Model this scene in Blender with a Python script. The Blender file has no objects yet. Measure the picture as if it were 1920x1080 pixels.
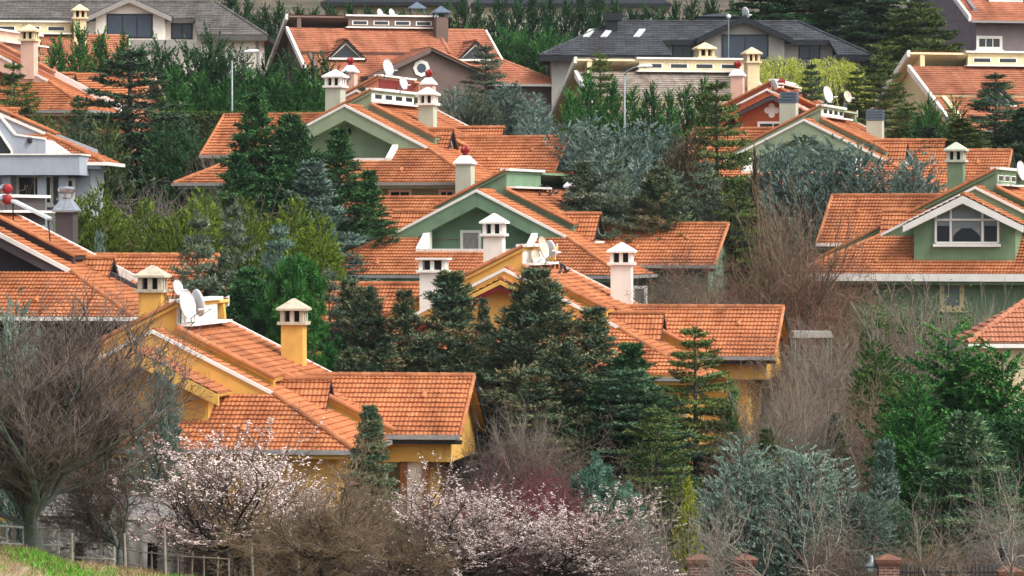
import bpy, bmesh, math, random
import numpy as np
from mathutils import Vector, Matrix
R = math.radians
random.seed(7); rng = np.random.default_rng(7)
scene = bpy.context.scene
COL = scene.collection

# ------------------------------------------------------------------ camera
F, CX, HY = 7680.0, 960.0, 420.0          # focal length in photo pixels, centre column, horizon row
cam_d = bpy.data.cameras.new('camera'); cam = bpy.data.objects.new('camera', cam_d); COL.objects.link(cam)
cam_d.sensor_width = 36.0; cam_d.lens = 36.0 * F / 1920.0
cam_d.shift_y = -(540.0 - HY) / 1920.0
cam_d.clip_start = 1.0; cam_d.clip_end = 5000.0
cam.location = (0, 0, 0); cam.rotation_euler = (R(90), 0, 0)
scene.camera = cam

def P(px, py, Y):
    return np.array([(px - CX) / F * Y, Y, -(py - HY) / F * Y])

# ------------------------------------------------------------------ world, sun
SUN_AZ, SUN_EL = R(58), R(48)             # sun to the right of and behind the camera
w = bpy.data.worlds.new('World'); scene.world = w; w.use_nodes = True
nt = w.node_tree; nt.nodes.clear()
sky = nt.nodes.new('ShaderNodeTexSky'); sky.sky_type = 'NISHITA'; sky.sun_disc = False
sky.sun_elevation = SUN_EL; sky.sun_rotation = R(180) - SUN_AZ
sky.air_density = 1.0; sky.dust_density = 5.0; sky.ozone_density = 1.0
hs = nt.nodes.new('ShaderNodeHueSaturation'); hs.inputs['Saturation'].default_value = 0.35
bg = nt.nodes.new('ShaderNodeBackground'); bg.inputs['Strength'].default_value = 0.15
wo = nt.nodes.new('ShaderNodeOutputWorld')
nt.links.new(sky.outputs[0], hs.inputs['Color']); nt.links.new(hs.outputs[0], bg.inputs[0]); nt.links.new(bg.outputs[0], wo.inputs[0])
sd = bpy.data.lights.new('sun', 'SUN'); sd.energy = 1.1; sd.angle = R(22); sd.color = (1.0, 0.955, 0.89)
so = bpy.data.objects.new('sun', sd); COL.objects.link(so)
sdir = Vector((math.sin(SUN_AZ) * math.cos(SUN_EL), -math.cos(SUN_AZ) * math.cos(SUN_EL), math.sin(SUN_EL)))
so.rotation_euler = sdir.to_track_quat('Z', 'Y').to_euler()
so.location = sdir * 300
scene.view_settings.view_transform = 'Standard'; scene.view_settings.look = 'None'
scene.view_settings.gamma = 1.0; scene.view_settings.exposure = 0.86
scene.cycles.max_bounces = 5; scene.cycles.diffuse_bounces = 3; scene.cycles.glossy_bounces = 2
scene.cycles.use_denoising = True

# ------------------------------------------------------------------ materials
def c(h):
    h = h.lstrip('#')
    f = lambda v: v / 12.92 if v <= 0.04045 else ((v + 0.055) / 1.055) ** 2.4
    return tuple(f(int(h[i:i + 2], 16) / 255) for i in (0, 2, 4)) + (1.0,)

def N(nt, t, **kw):
    n = nt.nodes.new(t)
    for k, v in kw.items(): setattr(n, k, v)
    return n

def base_mat(name):
    m = bpy.data.materials.new(name); m.use_nodes = True
    nt = m.node_tree; b = nt.nodes['Principled BSDF']
    return m, nt, b

def ramp(nt, stops):
    r = nt.nodes.new('ShaderNodeValToRGB'); e = r.color_ramp.elements
    while len(e) < len(stops): e.new(0.5)
    for k, (p, col) in zip(e, stops): k.position = p; k.color = col
    return r

def stucco(name, col, var=0.12, rough=0.85, scale=1.2, bump=0.25, stain=0.35):
    """Painted render: broad tonal drift, rain streaks running down, fine grain bump."""
    m, nt, b = base_mat(name); b.inputs['Roughness'].default_value = rough
    b.inputs['Specular IOR Level'].default_value = 0.2
    tc = N(nt, 'ShaderNodeTexCoord')
    n1 = N(nt, 'ShaderNodeTexNoise'); n1.inputs['Scale'].default_value = scale; n1.inputs['Detail'].default_value = 6
    mp = N(nt, 'ShaderNodeMapping'); mp.inputs['Scale'].default_value = (3.5, 3.5, 0.35)
    n2 = N(nt, 'ShaderNodeTexNoise'); n2.inputs['Scale'].default_value = 1.3; n2.inputs['Detail'].default_value = 5
    nt.links.new(tc.outputs['Object'], n1.inputs['Vector']); nt.links.new(tc.outputs['Object'], mp.inputs['Vector']); nt.links.new(mp.outputs[0], n2.inputs['Vector'])
    dark = tuple(x * (1 - 2 * var) for x in col[:3]) + (1,); lite = tuple(min(1, x * (1 + var)) for x in col[:3]) + (1,)
    r1 = ramp(nt, [(0.3, dark), (0.5, col), (0.72, lite)])
    nt.links.new(n1.outputs['Fac'], r1.inputs[0])
    st = tuple(x * 0.62 for x in col[:3]) + (1,)
    r2 = ramp(nt, [(0.56, (0, 0, 0, 1)), (0.75, (stain, stain, stain, 1))]); nt.links.new(n2.outputs['Fac'], r2.inputs[0])
    mx = N(nt, 'ShaderNodeMix', data_type='RGBA'); nt.links.new(r2.outputs[0], mx.inputs['Factor'])
    nt.links.new(r1.outputs[0], mx.inputs['A']); mx.inputs['B'].default_value = st
    nt.links.new(mx.outputs['Result'], b.inputs['Base Color'])
    n3 = N(nt, 'ShaderNodeTexNoise'); n3.inputs['Scale'].default_value = 40
    nt.links.new(tc.outputs['Object'], n3.inputs['Vector'])
    bp = N(nt, 'ShaderNodeBump'); bp.inputs['Strength'].default_value = bump; bp.inputs['Distance'].default_value = 0.02
    nt.links.new(n3.outputs['Fac'], bp.inputs['Height']); nt.links.new(bp.outputs[0], b.inputs['Normal'])
    return m

def plain(name, col, rough=0.6, metal=0.0, var=0.15, scale=6):
    m, nt, b = base_mat(name); b.inputs['Roughness'].default_value = rough; b.inputs['Metallic'].default_value = metal
    tc = N(nt, 'ShaderNodeTexCoord'); n1 = N(nt, 'ShaderNodeTexNoise'); n1.inputs['Scale'].default_value = scale; n1.inputs['Detail'].default_value = 5
    nt.links.new(tc.outputs['Object'], n1.inputs['Vector'])
    r1 = ramp(nt, [(0.3, tuple(x * (1 - var) for x in col[:3]) + (1,)), (0.7, tuple(min(1, x * (1 + var)) for x in col[:3]) + (1,))])
    nt.links.new(n1.outputs['Fac'], r1.inputs[0]); nt.links.new(r1.outputs[0], b.inputs['Base Color'])
    return m

def tile_mat(name, cols, moss='#54402f', mossamt=0.38):
    """Roof tiles: each tile its own fired tone (attribute tuv counts tiles), broad weathering, dark lichen spots."""
    m, nt, b = base_mat(name); b.inputs['Roughness'].default_value = 0.75; b.inputs['Specular IOR Level'].default_value = 0.25
    at = N(nt, 'ShaderNodeAttribute', attribute_name='tuv')
    fl = N(nt, 'ShaderNodeVectorMath', operation='FLOOR'); nt.links.new(at.outputs['Vector'], fl.inputs[0])
    wn = N(nt, 'ShaderNodeTexWhiteNoise', noise_dimensions='2D'); nt.links.new(fl.outputs[0], wn.inputs['Vector'])
    r1 = ramp(nt, [(i / (len(cols) - 1), c(x)) for i, x in enumerate(cols)]); nt.links.new(wn.outputs['Value'], r1.inputs[0])
    tc = N(nt, 'ShaderNodeTexCoord')
    n1 = N(nt, 'ShaderNodeTexNoise'); n1.inputs['Scale'].default_value = 0.45; n1.inputs['Detail'].default_value = 8; n1.inputs['Roughness'].default_value = 0.65
    nt.links.new(tc.outputs['Object'], n1.inputs['Vector'])
    r2 = ramp(nt, [(0.30, (0.66, 0.62, 0.60, 1)), (0.5, (1, 1, 1, 1)), (0.70, (1.18, 1.2, 1.2, 1))]); nt.links.new(n1.outputs['Fac'], r2.inputs[0])
    mu = N(nt, 'ShaderNodeMix', data_type='RGBA', blend_type='MULTIPLY'); mu.inputs['Factor'].default_value = 1.0
    nt.links.new(r1.outputs[0], mu.inputs['A']); nt.links.new(r2.outputs[0], mu.inputs['B'])
    mps = N(nt, 'ShaderNodeMapping'); mps.inputs['Scale'].default_value = (.55, .07, 1); nt.links.new(at.outputs['Vector'], mps.inputs['Vector'])
    ns = N(nt, 'ShaderNodeTexNoise'); ns.inputs['Scale'].default_value = 1.0; ns.inputs['Detail'].default_value = 6; nt.links.new(mps.outputs[0], ns.inputs['Vector'])
    rs = ramp(nt, [(0.34, (0.78, 0.71, 0.66, 1)), (0.5, (1, 1, 1, 1)), (0.66, (1.08, 1.07, 1.05, 1))]); nt.links.new(ns.outputs['Fac'], rs.inputs[0])
    mu2 = N(nt, 'ShaderNodeMix', data_type='RGBA', blend_type='MULTIPLY'); mu2.inputs['Factor'].default_value = 1.0
    nt.links.new(mu.outputs['Result'], mu2.inputs['A']); nt.links.new(rs.outputs[0], mu2.inputs['B']); mu = mu2
    n2 = N(nt, 'ShaderNodeTexNoise'); n2.inputs['Scale'].default_value = 5.0; n2.inputs['Detail'].default_value = 6; n2.inputs['Roughness'].default_value = 0.7
    nt.links.new(tc.outputs['Object'], n2.inputs['Vector'])
    r3 = ramp(nt, [(0.54, (0, 0, 0, 1)), (0.68, (mossamt,) * 3 + (1,))]); nt.links.new(n2.outputs['Fac'], r3.inputs[0])
    mx = N(nt, 'ShaderNodeMix', data_type='RGBA'); nt.links.new(r3.outputs[0], mx.inputs['Factor'])
    nt.links.new(mu.outputs['Result'], mx.inputs['A']); mx.inputs['B'].default_value = c(moss)
    oi = N(nt, 'ShaderNodeObjectInfo'); mr = N(nt, 'ShaderNodeMapRange'); mr.inputs['To Min'].default_value = 0.9; mr.inputs['To Max'].default_value = 1.08
    hv = N(nt, 'ShaderNodeHueSaturation'); hv.inputs['Saturation'].default_value = 0.99; nt.links.new(oi.outputs['Random'], mr.inputs['Value']); nt.links.new(mr.outputs[0], hv.inputs['Value']); nt.links.new(mx.outputs['Result'], hv.inputs['Color'])
    nt.links.new(hv.outputs[0], b.inputs['Base Color'])
    return m

def leaf_mat(name, stops, rough=0.7, trans=0.0):
    """Foliage tone from the per-blade random attribute."""
    m, nt, b = base_mat(name); b.inputs['Roughness'].default_value = rough; b.inputs['Specular IOR Level'].default_value = 0.25
    at = N(nt, 'ShaderNodeAttribute', attribute_name='rnd')
    oi = N(nt, 'ShaderNodeObjectInfo')
    r1 = ramp(nt, [(p, c(x)) for p, x in stops]); nt.links.new(at.outputs['Fac'], r1.inputs[0])
    hv = N(nt, 'ShaderNodeHueSaturation')
    mr = N(nt, 'ShaderNodeMapRange'); mr.inputs['To Min'].default_value = 0.8; mr.inputs['To Max'].default_value = 1.2
    nt.links.new(oi.outputs['Random'], mr.inputs['Value']); nt.links.new(mr.outputs[0], hv.inputs['Value'])
    nt.links.new(r1.outputs[0], hv.inputs['Color']); nt.links.new(hv.outputs[0], b.inputs['Base Color'])
    return m

def glass_mat(name, col):
    m, nt, b = base_mat(name); b.inputs['Base Color'].default_value = col; b.inputs['Roughness'].default_value = 0.08
    b.inputs['Specular IOR Level'].default_value = 0.6
    return m

def brick_mat(name, c1, c2, mortar, sc=1.0):
    m, nt, b = base_mat(name); b.inputs['Roughness'].default_value = 0.9
    tc = N(nt, 'ShaderNodeTexCoord'); sp = N(nt, 'ShaderNodeSeparateXYZ'); ad = N(nt, 'ShaderNodeMath', operation='ADD'); cb = N(nt, 'ShaderNodeCombineXYZ')
    nt.links.new(tc.outputs['Object'], sp.inputs[0]); nt.links.new(sp.outputs['X'], ad.inputs[0]); nt.links.new(sp.outputs['Y'], ad.inputs[1])
    nt.links.new(ad.outputs[0], cb.inputs['X']); nt.links.new(sp.outputs['Z'], cb.inputs['Y'])
    br = N(nt, 'ShaderNodeTexBrick'); br.inputs['Scale'].default_value = sc
    br.inputs['Brick Width'].default_value = 0.25; br.inputs['Row Height'].default_value = 0.085; br.inputs['Mortar Size'].default_value = 0.012
    br.inputs['Color1'].default_value = c1; br.inputs['Color2'].default_value = c2; br.inputs['Mortar'].default_value = mortar
    nt.links.new(cb.outputs[0], br.inputs['Vector']); nt.links.new(br.outputs['Color'], b.inputs['Base Color'])
    return m

M = {}
M['tile'] = tile_mat('terracotta tile', ['#a2623d', '#a86842', '#ae6f48', '#a5653f', '#b2744d'])
M['tile_far'] = tile_mat('weathered terracotta tile', ['#a4694e', '#a96f54', '#ae755a', '#a66b50'])
M['tile_grey'] = tile_mat('dark grey tile', ['#33363b', '#3a3d43', '#42454b', '#2e3136'], '#26282b', 0.3)
M['tile_ash'] = tile_mat('ash grey shingle', ['#55524f', '#5f5c59', '#666360', '#504d4b'], '#403e3c', 0.3)
M['tile_dun'] = tile_mat('dun grey tile', ['#8a8078', '#96897f', '#7f766f', '#9b9188'], '#5d554e', 0.3)
M['flash'] = plain('red flashing', c('#8a3a2c'), 0.6)
M['white'] = stucco('white render', c('#e4ddd2'), 0.06, stain=0.3)
M['trim'] = stucco('white trim paint', c('#e6e2da'), 0.05, rough=0.5, bump=0.05, stain=0.3)
M['stone'] = stucco('cast stone', c('#b8ad98'), 0.12, scale=3, stain=0.5)
M['cream'] = stucco('cream render', c('#d8c6a0'), 0.06)
M['paleyellow'] = stucco('pale yellow render', c('#d8caa0'), 0.06)
M['yellow'] = stucco('ochre yellow render', c('#d6a758'), 0.09, stain=0.45)
M['greend'] = stucco('leaf green render', c('#6c876d'), 0.09, stain=.5)
M['greenl'] = stucco('sage render', c('#8d9a7e'), 0.06)
M['greenf'] = stucco('pale sage render', c('#b3b8a6'), 0.05)
M['greenm'] = stucco('moss green render', c('#6f8769'), 0.09, stain=.5)
M['brown'] = stucco('umber render', c('#6d5d56'), 0.06)
M['mauve'] = stucco('mauve grey render', c('#83767a'), 0.06)
M['char'] = stucco('charcoal render', c('#4a4446'), 0.08)
M['pink'] = stucco('pink render', c('#d9b3a0'), 0.06)
M['salmon'] = stucco('salmon render', c('#bb7f62'), 0.06)
M['orange'] = stucco('burnt orange render', c('#a8583a'), 0.06)
M['oxblood'] = stucco('oxblood paint', c('#6e231f'), 0.08, rough=0.6)
M['bluewhite'] = stucco('blue grey render', c('#9fa6b0'), 0.05)
M['greige'] = stucco('greige render', c('#9a9690'), 0.05)
M['concrete'] = stucco('concrete', c('#8c8880'), 0.12, scale=2, stain=0.5)
M['gutter'] = plain('grey gutter', c('#8d8a86'), 0.5)
M['darkmetal'] = plain('dark metal', c('#1d2127'), 0.5, 0.2)
M['slate'] = plain('slate blue metal', c('#5d6c7b'), 0.45, 0.3)
M['steel'] = plain('bright steel', c('#c6c9cc'), 0.25, 0.9)
M['galv'] = plain('galvanised steel', c('#7f8a8a'), 0.5, 0.4)
M['whitemetal'] = plain('white coated metal', c('#e4e5e6'), 0.35)
M['redmetal'] = plain('painted red metal', c('#8c1a1c'), 0.42, 0.1)
M['dish'] = plain('dish paint', c('#c9cbcc'), 0.45, var=0.08)
M['rustdish'] = stucco('rusting dish paint', c('#cfc4b2'), 0.2, scale=2.5, stain=0.0)
M['oldwhite'] = plain('chalky old white paint', c('#aaa69e'), .8, var=.3, scale=8)
M['black'] = plain('black rubber', c('#17171a'), 0.6)
M['nearblack'] = plain('near black fill', c('#1a1714'), 0.9)  # near black colour for chimney flues and the block inside the tarpaulin sheds
M['glass'] = glass_mat('window glass', c('#2c3338'))
M['glassl'] = glass_mat('curtained glass', c('#7d8687'))
M['glassb'] = glass_mat('blue tinted glass', c('#3d4856'))
M['curtain'] = plain('curtain', c('#8f8a83'), 0.8)
M['wood'] = plain('weathered wood', c('#8b8175'), 0.9, var=0.3)
M['browncol'] = plain('brown stained wood', c('#7a4a22'), 0.7)
M['bark'] = plain('grey bark', c('#4f4a45'), 0.95, var=0.35, scale=9)
M['barkd'] = plain('dark bark', c('#332c27'), 0.95, var=0.3, scale=9)
M['barkgreen'] = plain('lichen bark', c('#525a52'), 0.95, var=0.35, scale=5)
M['brick'] = brick_mat('red brick', c('#6b3f33'), c('#573027'), c('#8d8278'))
M['terracap'] = plain('terracotta coping', c('#6e4939'), 0.85, var=.3)
M['tarp'] = plain('grey tarpaulin', c('#77746f'), 0.55, var=0.25, scale=2)

# ------------------------------------------------------------------ objects
def tag(o, label=None, cat=None, group=None, kind=None):
    if label: o['label'] = label
    if cat: o['category'] = cat
    if group: o['group'] = group
    if kind: o['kind'] = kind
    return o

def empty(name, loc=(0, 0, 0), rz=0.0):
    e = bpy.data.objects.new(name, None); e.empty_display_size = 0.5
    e.location = Vector(loc); e.rotation_euler = (0, 0, rz); COL.objects.link(e)
    return e

def link_mesh(name, me, mat, parent=None, smooth=False):
    o = bpy.data.objects.new(name, me); COL.objects.link(o)
    if mat is not None: me.materials.append(mat)
    if parent is not None: o.parent = parent
    if smooth:
        me.polygons.foreach_set('use_smooth', np.ones(len(me.polygons), dtype=bool))
    return o

class MB:
    """Collects shapes, then links them as one mesh object. m = -1 mirrors the local x axis."""
    def __init__(s, m=1): s.v = []; s.f = []; s.m = m
    def add(s, vs, fs):
        k = len(s.v); s.v.extend([tuple(x) for x in vs]); s.f.extend([tuple(i + k for i in f) for f in fs]); return s
    def box(s, a, b):
        x0, y0, z0 = a; x1, y1, z1 = b
        vs = [(x0, y0, z0), (x1, y0, z0), (x1, y1, z0), (x0, y1, z0), (x0, y0, z1), (x1, y0, z1), (x1, y1, z1), (x0, y1, z1)]
        return s.add(vs, [(0, 3, 2, 1), (4, 5, 6, 7), (0, 1, 5, 4), (1, 2, 6, 5), (2, 3, 7, 6), (3, 0, 4, 7)])
    def frustum(s, cx, cy, z0, z1, a0, b0, a1, b1):
        vs = [(cx + i * a0, cy + j * b0, z0) for i, j in ((-1, -1), (1, -1), (1, 1), (-1, 1))] + [(cx + i * a1, cy + j * b1, z1) for i, j in ((-1, -1), (1, -1), (1, 1), (-1, 1))]
        return s.add(vs, [(0, 3, 2, 1), (4, 5, 6, 7), (0, 1, 5, 4), (1, 2, 6, 5), (2, 3, 7, 6), (3, 0, 4, 7)])
    def prism_uw(s, poly, v0, v1):
        """polygon in (u, w) extruded along v"""
        n = len(poly); vs = [(u, v0, w_) for u, w_ in poly] + [(u, v1, w_) for u, w_ in poly]
        return s.add(vs, [tuple(range(n)), tuple(range(2 * n - 1, n - 1, -1))] + [(i, i + n, (i + 1) % n + n, (i + 1) % n) for i in range(n)])
    def prism_vw(s, poly, u0, u1):
        n = len(poly); vs = [(u0, v, w_) for v, w_ in poly] + [(u1, v, w_) for v, w_ in poly]
        return s.add(vs, [tuple(range(n)), tuple(range(2 * n - 1, n - 1, -1))] + [(i, i + n, (i + 1) % n + n, (i + 1) % n) for i in range(n)])
    def slab(s, pts, d):
        """planar polygon thickened by d along minus its upward normal"""
        p = [Vector(x) for x in pts]; nrm = (p[1] - p[0]).cross(p[2] - p[0])
        if nrm.length < 1e-3: return s
        nrm.normalize()
        if nrm.z < 0: nrm = -nrm
        n = len(p); vs = p + [x - nrm * d for x in p]
        return s.add(vs, [tuple(range(n)), tuple(range(2 * n - 1, n - 1, -1))] + [(i, i + n, (i + 1) % n + n, (i + 1) % n) for i in range(n)])
    def bar(s, a, b, w_, h, up=(0, 0, 1)):
        a = Vector(a); b = Vector(b); d = (b - a).normalized(); up = Vector(up)
        x = d.cross(up)
        if x.length < 1e-4: x = d.cross(Vector((1, 0, 0)))
        x.normalize(); y = x.cross(d)
        vs = [q + x * i * w_ / 2 + y * j * h / 2 for q in (a, b) for i, j in ((-1, -1), (1, -1), (1, 1), (-1, 1))]
        return s.add(vs, [(0, 3, 2, 1), (4, 5, 6, 7), (0, 1, 5, 4), (1, 2, 6, 5), (2, 3, 7, 6), (3, 0, 4, 7)])
    def tube(s, pts, r, n=8):
        pts = [Vector(q) for q in pts]; rs = r if isinstance(r, (list, tuple)) else [r] * len(pts)
        rings = []
        for i, q in enumerate(pts):
            d = (pts[min(i + 1, len(pts) - 1)] - pts[max(i - 1, 0)]).normalized()
            x = d.cross(Vector((0, 0, 1)));
            if x.length < 1e-3: x = d.cross(Vector((0, 1, 0)))
            x.normalize(); y = d.cross(x)
            rings.append([q + (x * math.cos(2 * math.pi * k / n) + y * math.sin(2 * math.pi * k / n)) * rs[i] for k in range(n)])
        vs = [v for rg in rings for v in rg]; fs = []
        for i in range(len(pts) - 1):
            for k in range(n):
                fs.append((i * n + k, i * n + (k + 1) % n, (i + 1) * n + (k + 1) % n, (i + 1) * n + k))
        fs.append(tuple(range(n - 1, -1, -1))); fs.append(tuple((len(pts) - 1) * n + k for k in range(n)))
        return s.add(vs, fs)
    def lathe(s, prof, n=16, o=(0, 0, 0), axis=(0, 0, 1), rib=0.0, nrib=0):
        ax = Vector(axis).normalized(); q = Vector((0, 0, 1)).rotation_difference(ax); o = Vector(o); vs = []; fs = []
        for r, z in prof:
            for k in range(n):
                a = 2 * math.pi * k / n; rr = r * (1 + (rib if nrib and k % 2 else 0))
                vs.append(o + q @ Vector((rr * math.cos(a), rr * math.sin(a), z)))
        for i in range(len(prof) - 1):
            for k in range(n): fs.append((i * n + k, i * n + (k + 1) % n, (i + 1) * n + (k + 1) % n, (i + 1) * n + k))
        fs.append(tuple(range(n - 1, -1, -1))); fs.append(tuple((len(prof) - 1) * n + k for k in range(n)))
        return s.add(vs, fs)
    def build(s, name, mat, parent=None, smooth=False, bevel=0.0):
        me = bpy.data.meshes.new(name); me.from_pydata([(x * s.m, y, z) for x, y, z in s.v], [], s.f)
        bm = bmesh.new(); bm.from_mesh(me); bmesh.ops.recalc_face_normals(bm, faces=bm.faces[:]); bm.to_mesh(me); bm.free()
        return link_mesh(name, me, mat, parent, smooth)

def tiles(polys, name, mat, parent, m=1, tw=0.17, tc_=0.33, amp=0.027, step=0.06, cols=4, sag=0.0):
    """Real tile relief over one or more planar convex roof polygons (local coordinates): rows of barrel tiles whose lower edge
    stands proud of the row below, clipped to the polygon. One mesh."""
    V = []; Fc = []; U = []; k0 = 0
    for pts in polys:
        p = np.array([(x * m, y, z) for x, y, z in pts], float)
        n = np.cross(p[1] - p[0], p[2] - p[0])
        if np.linalg.norm(n) < 1e-3: continue
        n /= np.linalg.norm(n)
        if n[2] < 0: n = -n; p = p[::-1]
        e = np.cross((0, 0, 1.0), n); e /= np.linalg.norm(e); t = np.cross(n, e)     # t runs up the slope
        d0 = p[0] @ n
        S = p @ e; T = p @ t
        s0, s1 = math.floor(S.min() / tw) * tw, math.ceil(S.max() / tw) * tw
        r0, r1 = math.floor(T.min() / tc_), math.ceil(T.max() / tc_)
        ns = int(round((s1 - s0) / tw)) * cols + 1
        ss = np.linspace(s0, s1, ns); prof = amp * (0.5 - 0.5 * np.cos(2 * math.pi * ss / tw))
        rows = []; hh = []; idx = []
        for r in range(r0, r1):
            rows += [r * tc_, (r + 1) * tc_ - 0.004]; hh += [step, 0.0]
        rows = np.array(rows); hh = np.array(hh)
        jr = rng.normal(0, 0.006, (len(rows), (ns // cols) + 2))           # each tile lies a little differently
        jt = jr[:, (np.arange(ns) // cols)]
        h = prof[None, :] + hh[:, None] + jt * (hh[:, None] > 0)
        G = (ss[None, :, None] * e + rows[:, None, None] * t + (d0 + h[:, :, None]) * n)
        verts = G.reshape(-1, 3); nr = len(rows)
        i, j = np.meshgrid(np.arange(nr - 1), np.arange(ns - 1), indexing='ij')
        q = np.stack([i * ns + j, i * ns + j + 1, (i + 1) * ns + j + 1, (i + 1) * ns + j], -1).reshape(-1, 4)
        # quick reject of quads far outside
        ctr = verts[q].mean(1); keep = np.ones(len(q), bool); np_ = len(p)
        for a in range(np_):
            ed = p[(a + 1) % np_] - p[a]; out = np.cross(ed, n); out /= np.linalg.norm(out)
            keep &= ((ctr - p[a]) @ out) < 0.3
        q = q[keep]
        me = bpy.data.meshes.new('tmp'); me.from_pydata(verts.tolist(), [], q.tolist())
        bm = bmesh.new(); bm.from_mesh(me); bpy.data.meshes.remove(me)
        for a in range(np_):
            ed = p[(a + 1) % np_] - p[a]; out = np.cross(ed, n); out /= np.linalg.norm(out)
            bmesh.ops.bisect_plane(bm, geom=bm.verts[:] + bm.edges[:] + bm.faces[:], plane_co=Vector(p[a]), plane_no=Vector(out), clear_outer=True, dist=1e-5)
        loose = [v for v in bm.verts if not v.link_faces]
        bmesh.ops.delete(bm, geom=loose, context='VERTS')
        bm.verts.index_update()
        vv = np.array([v.co[:] for v in bm.verts]).reshape(-1, 3)
        if len(vv) == 0: bm.free(); continue
        V.append(vv); U.append(np.stack([vv @ e / tw / 2, vv @ t / tc_, np.full(len(vv), 0.37)], -1))
        Fc += [tuple(v.index + k0 for v in f.verts) for f in bm.faces]; k0 += len(vv)
        bm.free()
    me = bpy.data.meshes.new(name); me.from_pydata(np.concatenate(V).tolist(), [], Fc)
    a = me.attributes.new('tuv', 'FLOAT_VECTOR', 'POINT'); a.data.foreach_set('vector', np.concatenate(U).astype(np.float32).ravel())
    return link_mesh(name, me, mat, parent)

def caps(lines, name, mat, parent, m=1, r=0.13, ln=0.42):
    """Ridge and hip tiles: half barrels laid end over end along the lines. One mesh, each cap its own tone."""
    vs = []; fs = []; uv = []; cnt = 0
    for a, b in lines:
        a = Vector((a[0] * m, a[1], a[2])); b = Vector((b[0] * m, b[1], b[2])); d = b - a; L = d.length; d.normalize()
        x = d.cross(Vector((0, 0, 1))).normalized(); y = x.cross(d)
        n = max(1, int(L / ln))
        for i in range(n):
            cnt += 1; p0 = a + d * (i * L / n); p1 = a + d * ((i + 1) * L / n + 0.03)
            k = len(vs)
            for q, rr in ((p0, r * 1.08), (p1, r * 0.9)):
                for jj in range(7):
                    an = math.pi * (jj / 6) * 1.1 - 0.05 * math.pi
                    vs.append(q + x * math.cos(an) * rr + y * (math.sin(an) * rr - 0.01))
                    uv.append((cnt * 7.3 + 0.5, cnt * 3.1 + 0.5, 0.3))
            fs += [(k + j, k + j + 1, k + 8 + j, k + 7 + j) for j in range(6)] + [tuple(k + j for j in range(6, -1, -1)), tuple(k + 7 + j for j in range(7))]
    me = bpy.data.meshes.new(name); me.from_pydata([v[:] for v in vs], [], fs)
    at = me.attributes.new('tuv', 'FLOAT_VECTOR', 'POINT'); at.data.foreach_set('vector', np.array(uv, np.float32).ravel())
    return link_mesh(name, me, mat, parent)

# ------------------------------------------------------------------ terrain
TY = np.array([40, 95, 118, 128, 140, 157, 167, 185, 205, 228, 250, 290, 305, 330, 380, 600, 1200], float)
TZ = np.array([-10.5, -11.0, -11.2, -11.5, -11.8, -12.1, -11.3, -9.8, -7.0, -2.4, 2.4, 5.4, 7.4, 9.5, 14.0, 40.0, 80.0], float)
def zg(x, y):
    return float(np.interp(y, TY, TZ)) + 0.25 * math.sin(x * 0.13 + y * 0.07) + 0.15 * math.sin(x * 0.31 - y * 0.17)
# ------------------------------------------------------------------ houses
class Frame:
    """A house's local frame without its objects; used to read positions off sight lines."""
    def __init__(s, apex, yaw, mir=1): s.A = P(*apex); s.a = R(yaw); s.m = mir
    def ray(s, px, py):
        ca, sa = math.cos(s.a), math.sin(s.a)
        r = np.array([(px - CX) / F, 1, -(py - HY) / F]); o = -s.A
        rot = lambda q: np.array([s.m * (ca * q[0] - sa * q[1]), sa * q[0] + ca * q[1], q[2]])
        return rot(o), rot(r)
    def hit(s, px, py, n, cst):
        """where the sight line of a photo pixel meets the local plane n.x = cst"""
        o, d = s.ray(px, py); n = np.array(n, float); k = (cst - n @ o) / (n @ d)
        return o + k * d
    def at_v(s, px, py, v): return s.hit(px, py, (0, 1, 0), v)
    def world(s, u, v, w_):
        ca, sa = math.cos(s.a), math.sin(s.a); x = s.m * u
        return np.array([s.A[0] + ca * x + sa * v, s.A[1] - sa * x + ca * v, s.A[2] + w_])

class House(Frame):
    """Local frame: u along the cross wings, v back from the front gable, w up; zero at the front gable's apex."""
    def __init__(s, name, label, apex, yaw, mir=1, cat='house', group=None):
        super().__init__(apex, yaw, mir)
        s.zb = zg(s.A[0], s.A[1]) - 0.3 - s.A[2]            # ground, in local w
        s.root = empty(name, (s.A[0], s.A[1], s.A[2] + s.zb), -s.a); tag(s.root, label, cat, group)
    def mb(s): return HMB(s)
    def tiles(s, polys, mat, name='roof', parent=None, **kw):
        polys = [[(x, y, z - s.zb) for x, y, z in p] for p in polys]
        return tiles(polys, name, mat, parent or s.root, s.m, **kw)
    def caps(s, lines, mat, parent=None, name='ridge_cap', **kw):
        for l in lines:
            caps([[(x, y, z - s.zb) for x, y, z in l]], name, mat, parent or s.root, s.m, **kw)

class HMB(MB):
    def __init__(s, H): super().__init__(H.m); s.H = H
    def build(s, name, mat, parent=None, smooth=False):
        s.v = [(x, y, z - s.H.zb) for x, y, z in s.v]
        return super().build(name, M[mat] if isinstance(mat, str) else mat, parent or s.H.root, smooth)

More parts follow.
